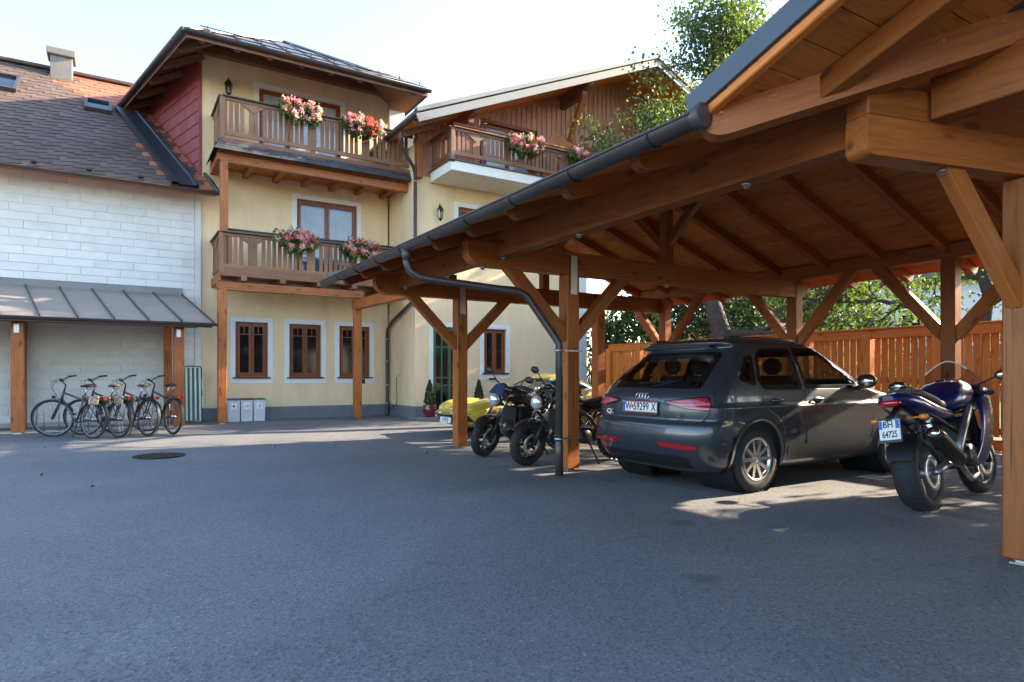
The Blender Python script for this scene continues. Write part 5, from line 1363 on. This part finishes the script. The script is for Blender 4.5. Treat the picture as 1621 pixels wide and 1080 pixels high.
        o = P(loft([(.84, 0, .86, .06, .07), (.78, 0, .88, .12, .11), (.66, 0, .92, .22, .13), (.55, 0, .95, .235, .1), (.48, 0, .96, .2, .05)], 20), 'nose_fairing', body_m)
        P(B().ball((.83, 0, .86), (.04, .085, .06), 14, 8), 'headlamp_glass', K['lamp'])
        w_ = B().grid([[V((.76 - .3 * s - (y * 4.2) ** 2 * .1, y * (1.15 - .35 * s * s), 1.02 + .27 * s - abs(y) * .14 - .12 * s * (y * 4) ** 2)) for y in [-.2 + .04 * k for k in range(11)]] for s in (0, .25, .5, .75, 1)], True)
        P(w_, 'windscreen', K['screen']); P(B().tube([V((.46 - (y * 4.2) ** 2 * .1, y * .8, 1.29 - abs(y) * .14 - .12 * (y * 4) ** 2)) for y in [-.2 + .04 * k for k in range(11)]], .006, 5), 'windscreen_edge', K['clearp']); P(B().box((.45, -.1, .98), (.52, .1, 1.06), .02), 'instruments', K['black'])
    return t
mm1 = MX.Translation((5.42, 8.42, .0)) @ MX.Rotation(R(184), 4, 'Z') @ MX.Rotation(R(-5), 4, 'X')
motorcycle('motorcycle', 'dark maroon naked motorcycle with blue fly screen beside the yellow coupe', mm1, 'naked', K['mmar'], R(18))
mm2 = MX.Translation((5.42, 7.16, .0)) @ MX.Rotation(R(176), 4, 'Z') @ MX.Rotation(R(-5), 4, 'X')
motorcycle('motorcycle', 'black roadster motorcycle with round headlamp half hidden behind post and downpipe', mm2, 'round', K['mblack'], R(14))
mm3 = MX.Translation((6.86, 3.02, .0)) @ MX.Rotation(R(6), 4, 'Z') @ MX.Rotation(R(-10), 4, 'X') @ MX.Diagonal((1.02, 1.18, 1.06, 1))
blue = motorcycle('motorcycle', 'blue sports motorcycle with small windscreen parked beside the grey suv', mm3, 'sport', K['mblue'], R(-6), K['silver'])
bp = mm3 @ MX.Translation((-1.12, 0, .7)) @ MX.Rotation(R(-90), 4, 'Z') @ MX.Rotation(R(78), 4, 'X')
o = plate(blue, bp, .145, .165, [('BH', -.008, .042, .075, K['ink'], .75), ('64725', 0, -.04, .075, K['ink'], .56)], False)
B().box((-.07, .008, 0), (-.048, .078, .002)).build('blue_band', K['blue'], o, bp); B().box((.044, .008, 0), (.07, .078, .002)).build('blue_band', K['blue'], o, bp)
B().box((-.078, -.105, -.018), (.078, .1, -.011), .005).build('plate_bracket', K['black'], o, bp)
B().tube([mm3 @ V((-.9, 0, .86)), mm3 @ V((-1.1, 0, .76))], .03, 8).build('plate_arm', K['black'], blue)

# ================================================================== BICYCLES
K['bframe'] = mat('black_frame', (.015, .015, .017), .3, coat=.6)
K['bgrey'] = mat('silver_grey_frame', (.07, .07, .075), .35, .4, coat=.5)
K['bikerim'] = mat('dull_rim', (.16, .16, .165), .4, .6)
K['bred'] = mat('red_frame', (.1, .012, .012), .35, coat=.5)
K['floral'] = None
def floral():
    m, t, p = nt('floral_cover'); co = coords(t, (1, 1, 1), False); v = nn(t, 'ShaderNodeTexVoronoi', Scale=38.0); t.links.new(co, v.inputs[0])
    cc = ramp(t, v.outputs['Color'], [(.15, (.02, .02, .02)), (.35, (.55, .5, .42)), (.55, (.05, .12, .05)), (.75, (.5, .1, .1)), (.9, (.6, .5, .2))]); t.links.new(cc, p.inputs['Base Color']); return m
K['floral'] = floral()
def bicycle(label, M, fm, steer, cover=False, basket=False):
    t = thing('bicycle', label, 'bicycle', M.translation, 0, 'trekking bicycles leaning by the shelter')
    r = .345; rx, fx = -.52, .54; bb = V((-.06, 0, .28)); sc = V((-.22, 0, .74)); ht = V((.33, 0, .83)); hb_ = V((.38, 0, .7))
    hd = ht; ax = V((-.3, 0, 1)).normalized(); F = M @ MX.Translation(hd) @ MX.Rotation(steer, 4, ax) @ MX.Translation(-hd)
    def P(b, nm, m, par=None, X=M): return b.build(nm, m, par or t, X)
    for nm, x, X in (('front_wheel', fx, F), ('rear_wheel', rx, M)):
        T = X @ MX.Translation((x, 0, r)) @ MX.Rotation(math.pi / 2, 4, 'X')
        b = B(); b.tube([T @ V(((r - .018) * math.cos(a), (r - .018) * math.sin(a), 0)) for a in [2 * math.pi * k / 36 for k in range(36)]], .0185, 8, True); w = b.build(nm, K['rubber'], t)
        b = B(); b.lathe([(r - .034, -.012), (r - .05, -.01), (r - .052, 0), (r - .05, .01), (r - .034, .012)], T, 36); b.build('rim', K['bikerim'], w)
        b = B()
        for k in range(28):
            a = 2 * math.pi * k / 28; sg = 1 if k % 2 else -1; a2 = a + (.5 if k % 4 < 2 else -.5)
            b.tube([T @ V((.02 * math.cos(a2), .02 * math.sin(a2), sg * .03)), T @ V(((r - .048) * math.cos(a), (r - .048) * math.sin(a), 0))], .0016, 4, smooth=False, cap=False)
        b.build('spokes', K['bikerim'], w)
        B().lathe([(0, -.05), (.016, -.05), (.022, -.03), (.018, 0), (.022, .03), (.016, .05), (0, .05)], T, 12).build('hub', K['chrome'], w)
        B().grid([[T @ V(((r + .012) * math.cos(a), (r + .012) * math.sin(a), y)) for a in [R(q) for q in (range(40, 165, 8) if x > 0 else range(15, 200, 8))]] for y in (-.022, 0, .022)], True).build('mudguard', K['black'], t)
    f = B()
    for a, e, rr in ((bb, sc, .018), (bb, hb_, .021), (V((-.2, 0, .68)), V((.335, 0, .8)), .018), (hb_ - V((-.01, 0, .04)), ht, .022)): f.tube([a, e], rr, 10)
    for sg in (-1, 1): f.tube([bb + V((-.02, sg * .02, 0)), V((rx, sg * .055, r))], .01, 6); f.tube([sc + V((0, sg * .012, -.03)), V((rx, sg * .055, r))], .008, 6)
    P(f, 'frame', fm)
    k = B()
    for sg in (-1, 1): k.tube([(.385, sg * .05, .68), (.42, sg * .055, .6), (fx, sg * .052, r)], .013, 8)
    k.tube([(.385, -.06, .69), (.385, .06, .69)], .018, 8); P(k, 'fork', fm, X=F)
    s = B(); s.tube([ht, ht + V((-.035, 0, .11)), ht + V((.03, 0, .19))], .014, 8); P(s, 'stem', K['black'], X=F)
    hb = ht + V((.03, 0, .19)); P(B().tube([hb + V((-.13, -.3, .05)), hb + V((-.05, -.2, .05)), hb + V((0, -.06, 0)), hb, hb + V((0, .06, 0)), hb + V((-.05, .2, .05)), hb + V((-.13, .3, .05))], .011, 8), 'handlebar', K['black'], X=F)
    for sg in (-1, 1):
        P(B().tube([hb + V((-.05, sg * .2, .05)), hb + V((-.14, sg * .31, .052))], .017, 8), 'grip', K['rubber'], X=F)
        P(B().tube([hb + V((-.03, sg * .16, .04)), hb + V((.03, sg * .2, .0)), hb + V((-.04, sg * .28, .01))], .005, 5), 'brake_lever', K['silver'], X=F)
        P(B().tube([hb + V((.0, sg * .17, .03)), hb + V((.12, sg * .1, .02)), hb + V((.16, sg * .03, -.12)), hb + V((.08, 0, -.3)), V((.40, sg * .03, .66))], .003, 4), 'brake_cable', K['black'], X=F)
    P(B().tube([sc, sc + V((-.06, 0, .16))], .013, 8), 'seat_post', K['alu'])
    P(loft([(-.43, 0, .93, .07, .02), (-.4, 0, .935, .085, .03), (-.3, 0, .93, .07, .028), (-.2, 0, .925, .035, .022), (-.12, 0, .92, .018, .015)], 14), 'saddle', K['leather'])
    P(B().tube([(-.4, -.05, .88), (-.28, 0, .87), (-.4, .05, .88)], .012, 6), 'saddle_springs', K['chrome'])
    rk = B(); 
    for sg in (-1, 1): rk.tube([(-.3, sg * .05, .72), (-.75, sg * .06, .72)], .006, 5); rk.tube([(-.6, sg * .06, .72), (rx, sg * .06, r)], .005, 5)
    for x in (-.35, -.5, -.65, -.75): rk.tube([(x, -.06, .72), (x, .06, .72)], .005, 5)
    P(rk, 'luggage_rack', K['black'])
    P(B().box((-.78, -.035, .68), (-.76, .035, .73), .005), 'rear_reflector', K['red_lens'])
    P(B().ball((.5, 0, .73), (.035, .03, .03), 10, 6), 'front_lamp', K['black'], X=F)
    c = B(); c.lathe([(.075, -.004), (.085, 0), (.075, .004), (.06, 0), (.075, -.004)], MX.Translation(bb + V((0, -.05, 0))) @ MX.Rotation(math.pi / 2, 4, 'X'), 24)
    c.tube([bb + V((0, -.06, 0)), bb + V((.06, -.07, -.15))], .01, 6); c.tube([bb + V((0, .06, 0)), bb + V((-.06, .07, .15))], .01, 6); P(c, 'crankset', K['silver'])
    for a in (V((.06, -.11, -.15)), V((-.06, .11, .15))): P(B().box(bb + a - V((.045, .035, .01)), bb + a + V((.045, .035, .01)), .004), 'pedal', K['black'])
    P(B().box((-.5, -.062, .3), (-.06, -.052, .34), .004), 'chain', K['engine'])
    P(B().tube([(-.16, .05, .28), (-.24, .17, .02)], .009, 6), 'kick_stand', K['black'])
    if cover: P(loft([(-.44, 0, .94, .075, .03), (-.38, 0, .945, .09, .038), (-.28, 0, .94, .075, .034), (-.2, 0, .935, .04, .026)], 14), 'saddle_cover', K['floral'])
    if basket:
        bk = B(); bk.box((-.74, -.1, .735), (-.36, .1, .75), .005); bk.box((-.74, -.12, .6), (-.5, -.09, .745), .02); bk.box((-.74, .09, .6), (-.5, .12, .745), .02); P(bk, 'pannier', K['floral'])
    return t
ga = gz(0, 14)
def bk(x, y, a, lean): return MX.Translation((x, y, ga - .002)) @ MX.Rotation(R(a), 4, 'Z') @ MX.Rotation(R(lean), 4, 'X')
bicycle('dark grey trekking bicycle at the left end of the row', bk(-.62, 13.85, 126, 4), K['bgrey'], R(40), False, True)
bicycle('black bicycle with flowered saddle bags second from the left in the row', bk(-.2, 13.88, 121, 4), K['bframe'], R(38), True, True)
bicycle('dark red bicycle with flowered saddle cover third from the left in the row', bk(.28, 13.95, 117, 3), K['bred'], R(42), True, False)
bicycle('black bicycle standing against the right shelter post at the end of the row', bk(.74, 14.12, 112, 3), K['bframe'], R(40), False, False)
rkk = thing('bicycle_rack', 'galvanised steel bicycle rack of upright hoops under the shelter', 'bicycle rack', (-1.2, 15.3, ga))
for k in range(9):
    x = -2.0 + .36 * k; q = [(x, 15.45, ga), (x, 15.45, ga + .5), (x + .03, 15.45, ga + .54), (x + .09, 15.45, ga + .54), (x + .12, 15.45, ga + .5), (x + .12, 15.45, ga)]
    B().tube(q, .011, 6).build('hoop', K['rackm'] if 'rackm' in K else K['steel'], rkk)
for y in (15.3, 15.6): B().box((-2.1, y - .02, ga), (1.1, y + .02, ga + .03)).build('floor_rail', K['steel'], rkk)

# ================================================================== SMALL THINGS
K['stripeg'] = mat('green_canvas', (.03, .13, .07), .8, bump=.2); K['stripew'] = mat('white_canvas', (.62, .63, .58), .8, bump=.2)
lg = thing('folded_sunbed', 'folded sunbed with green and white striped canvas leaning on the white wall', 'sunbed', (1.53, 16.5, .12))
LM = MX.Translation((1.53, 16.42, .115)) @ MX.Rotation(R(-7), 4, 'X')
b = B(); b.tube([(-.2, 0, 0), (-.2, 0, 1.26), (-.17, 0, 1.31), (.17, 0, 1.31), (.2, 0, 1.26), (.2, 0, 0)], .014, 8); b.tube([(-.2, .08, .0), (-.2, .08, 1.24), (.2, .08, 1.24), (.2, .08, 0)], .014, 8); b.build('frame', K['stripeg'], lg, LM)
for k in range(8): B().box((-.185 + .0463 * k, -.012 + .004 * (k % 2), .06), (-.185 + .0463 * (k + 1), .09, 1.28), .006).build('canvas_stripe', K['stripew'] if k % 2 else K['stripeg'], lg, LM)
for z in (.35, .75): B().box((.2, -.03, z), (.225, .1, z + .28), .008).build('hinge_arm', K['white'], lg, LM)
for k, (lc, lb, sy) in enumerate((((.03, .1, .4), 'blue lid', 0), ((.2, .05, .05), 'dark red lid', 1), ((.06, .2, .08), 'green lid', 2))):
    x0 = 2.27 + .285 * k
    r_ = thing('recycling_bin', 'white plastic recycling bin with ' + lb + ' by the cream wall', 'bin', (x0 + .13, 16.55, .11), 0, 'recycling bins')
    b = B(); b.prism([(x0 + .012, .115), (x0 + .262, .115), (x0 + .272, .62), (x0 + .002, .62)], -16.78, -16.38, MX(((1, 0, 0, 0), (0, 0, -1, 0), (0, 1, 0, 0), (0, 0, 0, 1)))); b.build('body', K['white'], r_)
    B().box((x0, 16.36, .622), (x0 + .274, 16.79, .66), .012).build('lid', mat('lid_' + str(k), lc, .4), r_)
    b = B(); b.box((x0 + .07, 16.373, .40), (x0 + .2, 16.378, .56)); sg_o = b.build('sign', K['plate'], r_)
    c = (x0 + .135, .48)
    if sy == 0: s = B().lathe([(.0, 0), (.022, 0), (.022, .002), (0, .002)], MX.Translation((c[0], 16.372, c[1])) @ MX.Rotation(math.pi / 2, 4, 'X'), 14)
    elif sy == 1: s = B().box((c[0] - .035, 16.369, c[1] - .02), (c[0] + .035, 16.372, c[1] - .012)).box((c[0] - .025, 16.369, c[1] + .012), (c[0] + .04, 16.372, c[1] + .02)).box((c[0] - .035, 16.369, c[1] - .012), (c[0] - .027, 16.372, c[1] + .012)).box((c[0] + .032, 16.369, c[1] - .012), (c[0] + .04, 16.372, c[1] + .012))
    else: s = B().tube([(c[0] - .03, 16.371, c[1] - .03), (c[0], 16.371, c[1] + .01), (c[0] + .03, 16.371, c[1] + .035)], .006, 6).tube([(c[0], 16.371, c[1] + .01), (c[0] + .03, 16.371, c[1] - .03)], .006, 6)
    s.build('pictogram', K['ink'], sg_o)
def lantern(label, x, y, z):
    t = thing('wall_lantern', label, 'lantern', (x, y, z))
    B().tube([(x, y, z + .1), (x, y - .14, z + .26), (x, y - .17, z + .2)], .012, 6).build('bracket', K['iron2'], t)
    c = (x, y - .17)
    b = B(); b.lathe([(.0, .2), (.03, .19), (.09, .1), (.095, .085), (.0, .085)], MX.Translation((*c, z)), 6, False); b.lathe([(.0, -.2), (.03, -.17), (.06, -.13), (.0, -.13)], MX.Translation((*c, z)), 6, False)
    for k in range(6): a = k * math.pi / 3; b.tube([(c[0] + .085 * math.cos(a), c[1] + .085 * math.sin(a), z + .085), (c[0] + .06 * math.cos(a), c[1] + .06 * math.sin(a), z - .13)], .006, 4)
    b.build('cage', K['iron2'], t); B().lathe([(.055, -.12), (.078, .08)], MX.Translation((*c, z)), 6, False).build('glass', K['clear'], t); B().lathe([(0, -.1), (.02, -.1), (.02, .0), (0, .02)], MX.Translation((*c, z)), 8).build('bulb', K['white'], t)
K['iron2'] = mat('black_iron', (.02, .022, .022), .5, .4)
lantern('black iron lantern on the wing wall beside the downpipe', 7.12, 15.19, 5.36)
lantern('black iron lantern on the top balcony wall near the corner', 2.35, 16.99, 8.15)

def leaves(b, pts, s, jit=.35, asp=1.7):
    for p in pts:
        n = V((rnd(-1, 1), rnd(-1, 1), rnd(-.4, 1))).normalized(); a = n.orthogonal().normalized()
        a.rotate(MX.Rotation(rnd(0, 6.28), 3, n)); c = n.cross(a); k = s * rnd(1 - jit, 1 + jit)
        a = a * k * .5; c = c * k * .5 / asp * 1.2; m = n * k * .12
        b.add([p - a, p + c + m, p + a, p - c + m], [(0, 1, 2, 3)])
def gauss3(r): return V((random.gauss(0, r), random.gauss(0, r), random.gauss(0, r)))
def flower_box(label, x, y, z, w, seed, droop=.24):
    random.seed(seed)
    t = thing('flower_box', label, 'flower box', (x, y, z), 0, 'geranium boxes on the balcony rails')
    B().box((x - w / 2 + .05, y - .09, z - .18), (x + w / 2 - .05, y + .07, z - .02), .015).build('planter', K['pbrown'], t)
    fol, pk, rd = B(), B(), B(); cl = []
    for i in range(int(62 * w)):
        a = rnd(-.5, .5); cx = x + a * w * 1.02; hh = (1 - (2 * a) ** 4)
        cl.append(V((cx, y - .06 - abs(random.gauss(0, .11)), z + rnd(-droop, .15) * (.55 + .45 * hh))))
    for c in cl: leaves(fol, [c + gauss3(.055) + V((0, .03, -.01)) for k in range(34)], .055, .4, 1.2)
    fo_ = fol.build('foliage', K['leafg'], t); fo_['kind'] = 'stuff'
    for c in cl:
        if rnd(0, 1) < .95:
            q = pk if noise.noise(V((c.x * 2.3, 0, seed))) + rnd(-.4, .4) > -.22 else rd
            cc = c + V((0, -.06, .02)); leaves(q, [cc + gauss3(.03) for k in range(24)], .042, .3, 1.0)
    o = pk.build('pink_blossoms', K['pink'], t); o['kind'] = 'stuff'; o = rd.build('red_blossoms', K['redp'], t); o['kind'] = 'stuff'
K['pbrown'] = mat('planter_brown', (.09, .05, .03), .6)
flower_box('pink and red geraniums on the middle balcony rail, left of the window', 3.62, 15.5, 4.38, .85, 3)
flower_box('pink and red geraniums on the middle balcony rail, next to the carport gutter', 5.12, 15.5, 4.34, .78, 4)
flower_box('overflowing pink geraniums on the top balcony rail, left of two', 3.72, 15.5, 7.4, .8, 5)
flower_box('overflowing pink geraniums on the top balcony rail, right of two', 5.2, 15.5, 7.36, .92, 6)
flower_box('large bed of pink geraniums on the wing balcony rail below its window', 8.98, 13.9, 7.12, .98, 7)
flower_box('small box of geraniums at the far end of the wing balcony', 10.75, 13.9, 7.12, .8, 8, .15)
K['pot'] = mat('red_glazed_pot', (.16, .02, .018), .2, var=.3, coat=.8)
def topiary(label, x, y, seed):
    random.seed(seed); z = gz(0, y) + .06
    t = thing('potted_topiary', label, 'potted plant', (x, y, z))
    B().lathe([(.0, 0), (.11, 0), (.15, .06), (.185, .16), (.18, .26), (.165, .29), (.18, .31), (.16, .31), (.14, .26), (0, .26)], MX.Translation((x, y, z)), 24).build('pot', K['pot'], t)
    B().tube([(x, y, z + .25), (x, y, z + .8)], .015, 6).build('stem', K['bark'], t)
    b = B(); pts = []
    for i in range(1500):
        h = rnd(0, 1); rr = .17 * (1 - h) ** .7 * (1 if h > .12 else h / .12 * .4 + .6) * math.sqrt(rnd(.25, 1)); a = rnd(0, 6.28); pts.append(V((x + rr * math.cos(a), y + rr * math.sin(a), z + .31 + .62 * h)))
    leaves(b, pts, .045); b.build('foliage', K['leafb'], t)
topiary('cone shaped box bush in a red glazed pot left of the green door', 6.72, 14.8, 21)
topiary('cone shaped box bush in a red glazed pot right of the green door', 8.12, 14.8, 22)

# ================================================================== TREES AND BACKGROUND
def tree(name, label, base, h, rad, tr, nleaf, lm, seed, lo=.3, ls=.09, lean=(0, 0), limbs=9, sig=.35, cat='tree', group=None, extra=(), gap=.0):
    random.seed(seed); base = V(base)
    t = thing(name, label, cat, base, 0, group)
    b = B(); tw = []
    top = base + V((lean[0], lean[1], h * .92)); n = 9
    tk = [base.lerp(top, k / n) + V((noise.noise(V((k * .7, seed, 0))), noise.noise(V((0, seed, k * .7))), 0)) * .06 * h * (k > 0) for k in range(n + 1)]
    b.tube([p - V((0, 0, .15 if i == 0 else 0)) for i, p in enumerate(tk)], [tr * (1.25 if k == 0 else 1) * (1 - .88 * k / n) for k in range(n + 1)], 10)
    b.build('trunk', K['bark'], t); lb = B()
    prim = []
    for i in range(limbs):
        f = lo + (1 - lo) * (i + rnd(.1, .9)) / limbs; k = min(n - 1, int(f * n)); p0 = tk[k].lerp(tk[k + 1], f * n - k)
        a = i * 2.4 + rnd(-.5, .5); L = rad * (1.0 - .55 * max(0, f - lo) / (1 - lo)) * rnd(.75, 1.1); el = rnd(.15, .6) + .5 * f
        prim.append((p0, V((math.cos(a) * math.cos(el), math.sin(a) * math.cos(el), math.sin(el))), L, tr * (1 - .85 * f) * .6))
    for p0, d, L, r in [(V(p), V(d).normalized(), L, r) for p, d, L, r in extra]: prim.append((p0, d, L, r))
    def grow(p, d, L, r, lev):
        m = 6; pts = [p]; q = p.copy(); dd = d.copy()
        for k in range(m):
            dd = (dd + gauss3(.16) + V((0, 0, .04 if lev else -.02))).normalized(); q = q + dd * (L / m); pts.append(q.copy())
        lb.tube(pts, [max(.004, r * (1 - .8 * k / m)) for k in range(m + 1)], 6 if lev < 2 else 4, cap=False)
        if lev < 2:
            for k in range(2, m + 1):
                for j in range(2 if lev else 1 + (k % 2)):
                    s = (dd + gauss3(.75)).normalized(); grow(pts[k], s, L * rnd(.35, .6), r * .45, lev + 1)
        if lev >= 1: tw.append(pts[1:])
    for a in prim: grow(*a, 0)
    lb.build('limbs', K['bark'], t)
    c = B(); per = nleaf / max(1, sum(len(x) for x in tw)); pts = []
    for x in tw:
        dens = rnd(.3, 1.7)
        for p in x:
            for k in range(int(per * dens + rnd(0, 1))): pts.append(p + gauss3(sig))
    leaves(c, pts, ls); o = c.build('crown', lm, t); o['kind'] = 'stuff'
    return t
tree('apple_tree', 'old apple tree with thick crooked trunk behind the fence, crown above the carport roof', (13.3, 11.7, .08), 10.6, 3.2, .3, 23000, K['leafa'], 5, .48, .1, (.3, -.2), 14, .2, extra=(((13.35, 11.6, 1.9), (.75, -.75, .25), 3.6, .15), ((13.3, 11.6, 2.2), (.4, -.9, .35), 3.4, .13), ((13.2, 11.8, 5.0), (-.75, .1, .4), 2.9, .1)))
tree('garden_tree', 'leafy garden tree behind the fence at the right, above the blue motorcycle', (16.2, 6.6, .05), 7.2, 3.4, .2, 22000, K['leafa'], 9, .2, .1, (0, 0), 10, .3)
tree('garden_tree', 'dense tree added out of view at the near right to shade the carport', (16.8, -1.7, .0), 9.0, 4.2, .24, 72000, K['leafd'], 12, .16, .17, (0, 0), 17, .5)  # unseen tree, added and shaped to trim the sun patch by the car
tree('garden_tree', 'slender tree with loose small leaves rising left of the apple tree crown', (13.9, 14.6, .1), 9.2, 1.5, .12, 3200, K['leafa'], 15, .45, .09, (-.2, .1), 9, .16)
tree('garden_tree', 'low dark leafy tree filling the gap behind the left part of the fence', (15.8, 13.8, .1), 6.3, 2.7, .14, 17000, K['leafd'], 19, .15, .12, (0, 0), 12, .3)
tree('garden_tree', 'middle sized leafy tree in front of the pale neighbouring house', (20.5, 13.6, .1), 6.2, 2.8, .16, 14000, K['leafa'], 23, .2, .13, (0, 0), 12, .32)
def bush(label, c, r, nl, lm, seed, ls=.11):
    random.seed(seed); c = V(c); t = thing('garden_bush', label, 'bush', (c.x, c.y, .1))
    b = B(); pts = []
    for k in range(9): d = V((rnd(-1, 1), rnd(-1, 1), rnd(.5, 1.6))).normalized(); b.tube([(c.x, c.y, 0), V((c.x, c.y, .1)) + d * r[2] * .8, V((c.x, c.y, .1)) + d * r[2] * 1.4], [.03, .02, .006], 5)
    b.build('stems', K['bark'], t); f = B()
    for k in range(nl):
        d = gauss3(1).normalized() * rnd(.55, 1.0) ** .5; q = V((d.x * r[0], d.y * r[1], d.z * r[2])); q += q.normalized() * .25 * noise.noise(V((d.x * 3, d.y * 3, d.z * 3 + seed)))
        p = c + q
        if p.z > .05: pts.append(p)
    leaves(f, pts, ls); o = f.build('foliage', lm, t); o['kind'] = 'stuff'
bush('dark glossy laurel bush behind the left end of the fence', (12.9, 13.9, 1.7), (1.3, 1.2, 1.6), 4200, K['leafd'], 31, .15)
bush('light green bush between the house corner and the fence', (13.2, 16.6, 1.8), (1.2, 1.3, 1.9), 4200, K['leafa'], 32, .12)
bush('clipped dark hedge bush behind the fence at the right edge', (13.6, 3.2, 1.4), (1.1, 2.2, 1.3), 5200, K['leafd'], 33, .12)
bush('sprawling green bush behind the fence under the apple tree', (14.6, 9.0, 1.0), (1.3, 2.0, 1.1), 4000, K['leafa'], 34, .12)
bg1 = thing('neighbour_house', 'pale grey neighbouring house with dark terrace railing behind the apple tree', 'house', (36, 20, 0))
K['pale'] = mat('pale_wall', (.62, .62, .62), .85, var=.05, sc=2)
b = B(); wall_holes(b, -7, 7, 0, 6.6, 0, [(-2.2, -1.4, 3.1, 4.3), (2.0, 3.0, 3.0, 4.4), (-5, -4, 1, 2.2)])
b.quad((-7, 0, 0), (-7, 0, 6.6), (-7, 9, 6.6), (-7, 9, 0)); b.quad((7, 0, 0), (7, 9, 0), (7, 9, 6.6), (7, 0, 6.6)); b.add([(-7, 0, 6.6), (-7, 9, 6.6), (-7, 4.5, 10)], [(0, 2, 1)]); b.add([(7, 0, 6.6), (7, 9, 6.6), (7, 4.5, 10)], [(0, 1, 2)])
NM = MX.Translation((33.5, 19.5, 0)) @ MX.Rotation(R(-55), 4, 'Z')
b.build('wall', K['pale'], bg1, NM)
b = B(); b.grid([[V((-7.6, -.7, 6.1)), V((7.6, -.7, 6.1))], [V((-7.6, 4.5, 10.1)), V((7.6, 4.5, 10.1))], [V((-7.6, 9.7, 6.1)), V((7.6, 9.7, 6.1))]], False); o = b.build('roof', K['dtile'], bg1, NM); md = o.modifiers.new('t', 'SOLIDIFY'); md.thickness = .2
for h in ((-2.2, -1.4, 3.1, 4.3), (2.0, 3.0, 3.0, 4.4), (-5, -4, 1, 2.2)):
    b = B(); fr(b, h[0], h[1], h[2], h[3], .03, .1, .07); o = b.build('window', K['trim'], bg1, NM); B().box((h[0] + .05, .06, h[2] + .05), (h[1] - .05, .07, h[3] - .05)).build('pane', K['glass'], o, NM)
B().tube([(.6, -.06, 6.2), (.6, -.06, 3.2), (-.2, -.06, 2.7), (-.6, -.06, 1.0)], .06, 8).build('downpipe', K['gut'], bg1, NM)
B().box((2.6, -2.4, 0), (7.5, -.05, 2.6)).build('terrace_base', K['conc'], bg1, NM)
for k in range(34): B().box((2.65 + .145 * k, -2.4, 2.6), (2.73 + .145 * k, -2.36, 3.35)).build('railing_slat', K['woodd'], bg1, NM)
beam('railing_rail', NM @ V((2.6, -2.34, 2.9)), NM @ V((7.5, -2.34, 2.9)), .04, .1, K['woodd'], bg1)
bg2 = thing('garden_shed', 'low cream garden building with green metal roof behind the apple tree', 'shed', (22.6, 19.8, .1))
SM_ = MX.Translation((22.6, 19.8, .1)) @ MX.Rotation(R(-50), 4, 'Z')
b = B(); b.box((-2.8, 0, 0), (2.8, 4, 3.3)); b.build('wall', K['cream'], bg2, SM_)
b = B(); b.add([(-3.2, -.5, 3.25), (3.2, -.5, 3.25), (3.2, 4.4, 4.3), (-3.2, 4.4, 4.3)], [(0, 1, 2, 3)]); o = b.build('roof', mat('green_sheet', (.2, .26, .2), .6, .1), bg2, SM_); md = o.modifiers.new('t', 'SOLIDIFY'); md.thickness = .12
b = B(); fr(b, -1.4, -.5, 1.0, 2.2, -.05, .02, .08); o = b.build('window', K['trim'], bg2, SM_); B().box((-1.35, -.02, 1.05), (-.55, -.01, 2.15)).build('pane', K['glass'], o, SM_)
for x in (-2.9, 0, 2.9): B().box((x - .07, -.45, 0), (x + .07, -.31, 3.2)).build('porch_post', K['trim'], bg2, SM_)

# ================================================================== FALLEN LEAVES
random.seed(77); fb_ = B()
for k in range(26):
    x, y = (rnd(-3, 9), rnd(1.5, 15)) if k % 3 else (rnd(3.5, 10.5), rnd(2, 13))
    leaves(fb_, [V((x, y, gz(x, y) + .012))], .05, .4)
o = fb_.build('fallen_leaves', mat('dry_leaves', (.11, .07, .03), .8, var=.5, sc=3)); o['kind'] = 'stuff'; tag(o, 'small dry leaves scattered over the asphalt yard', 'leaves')
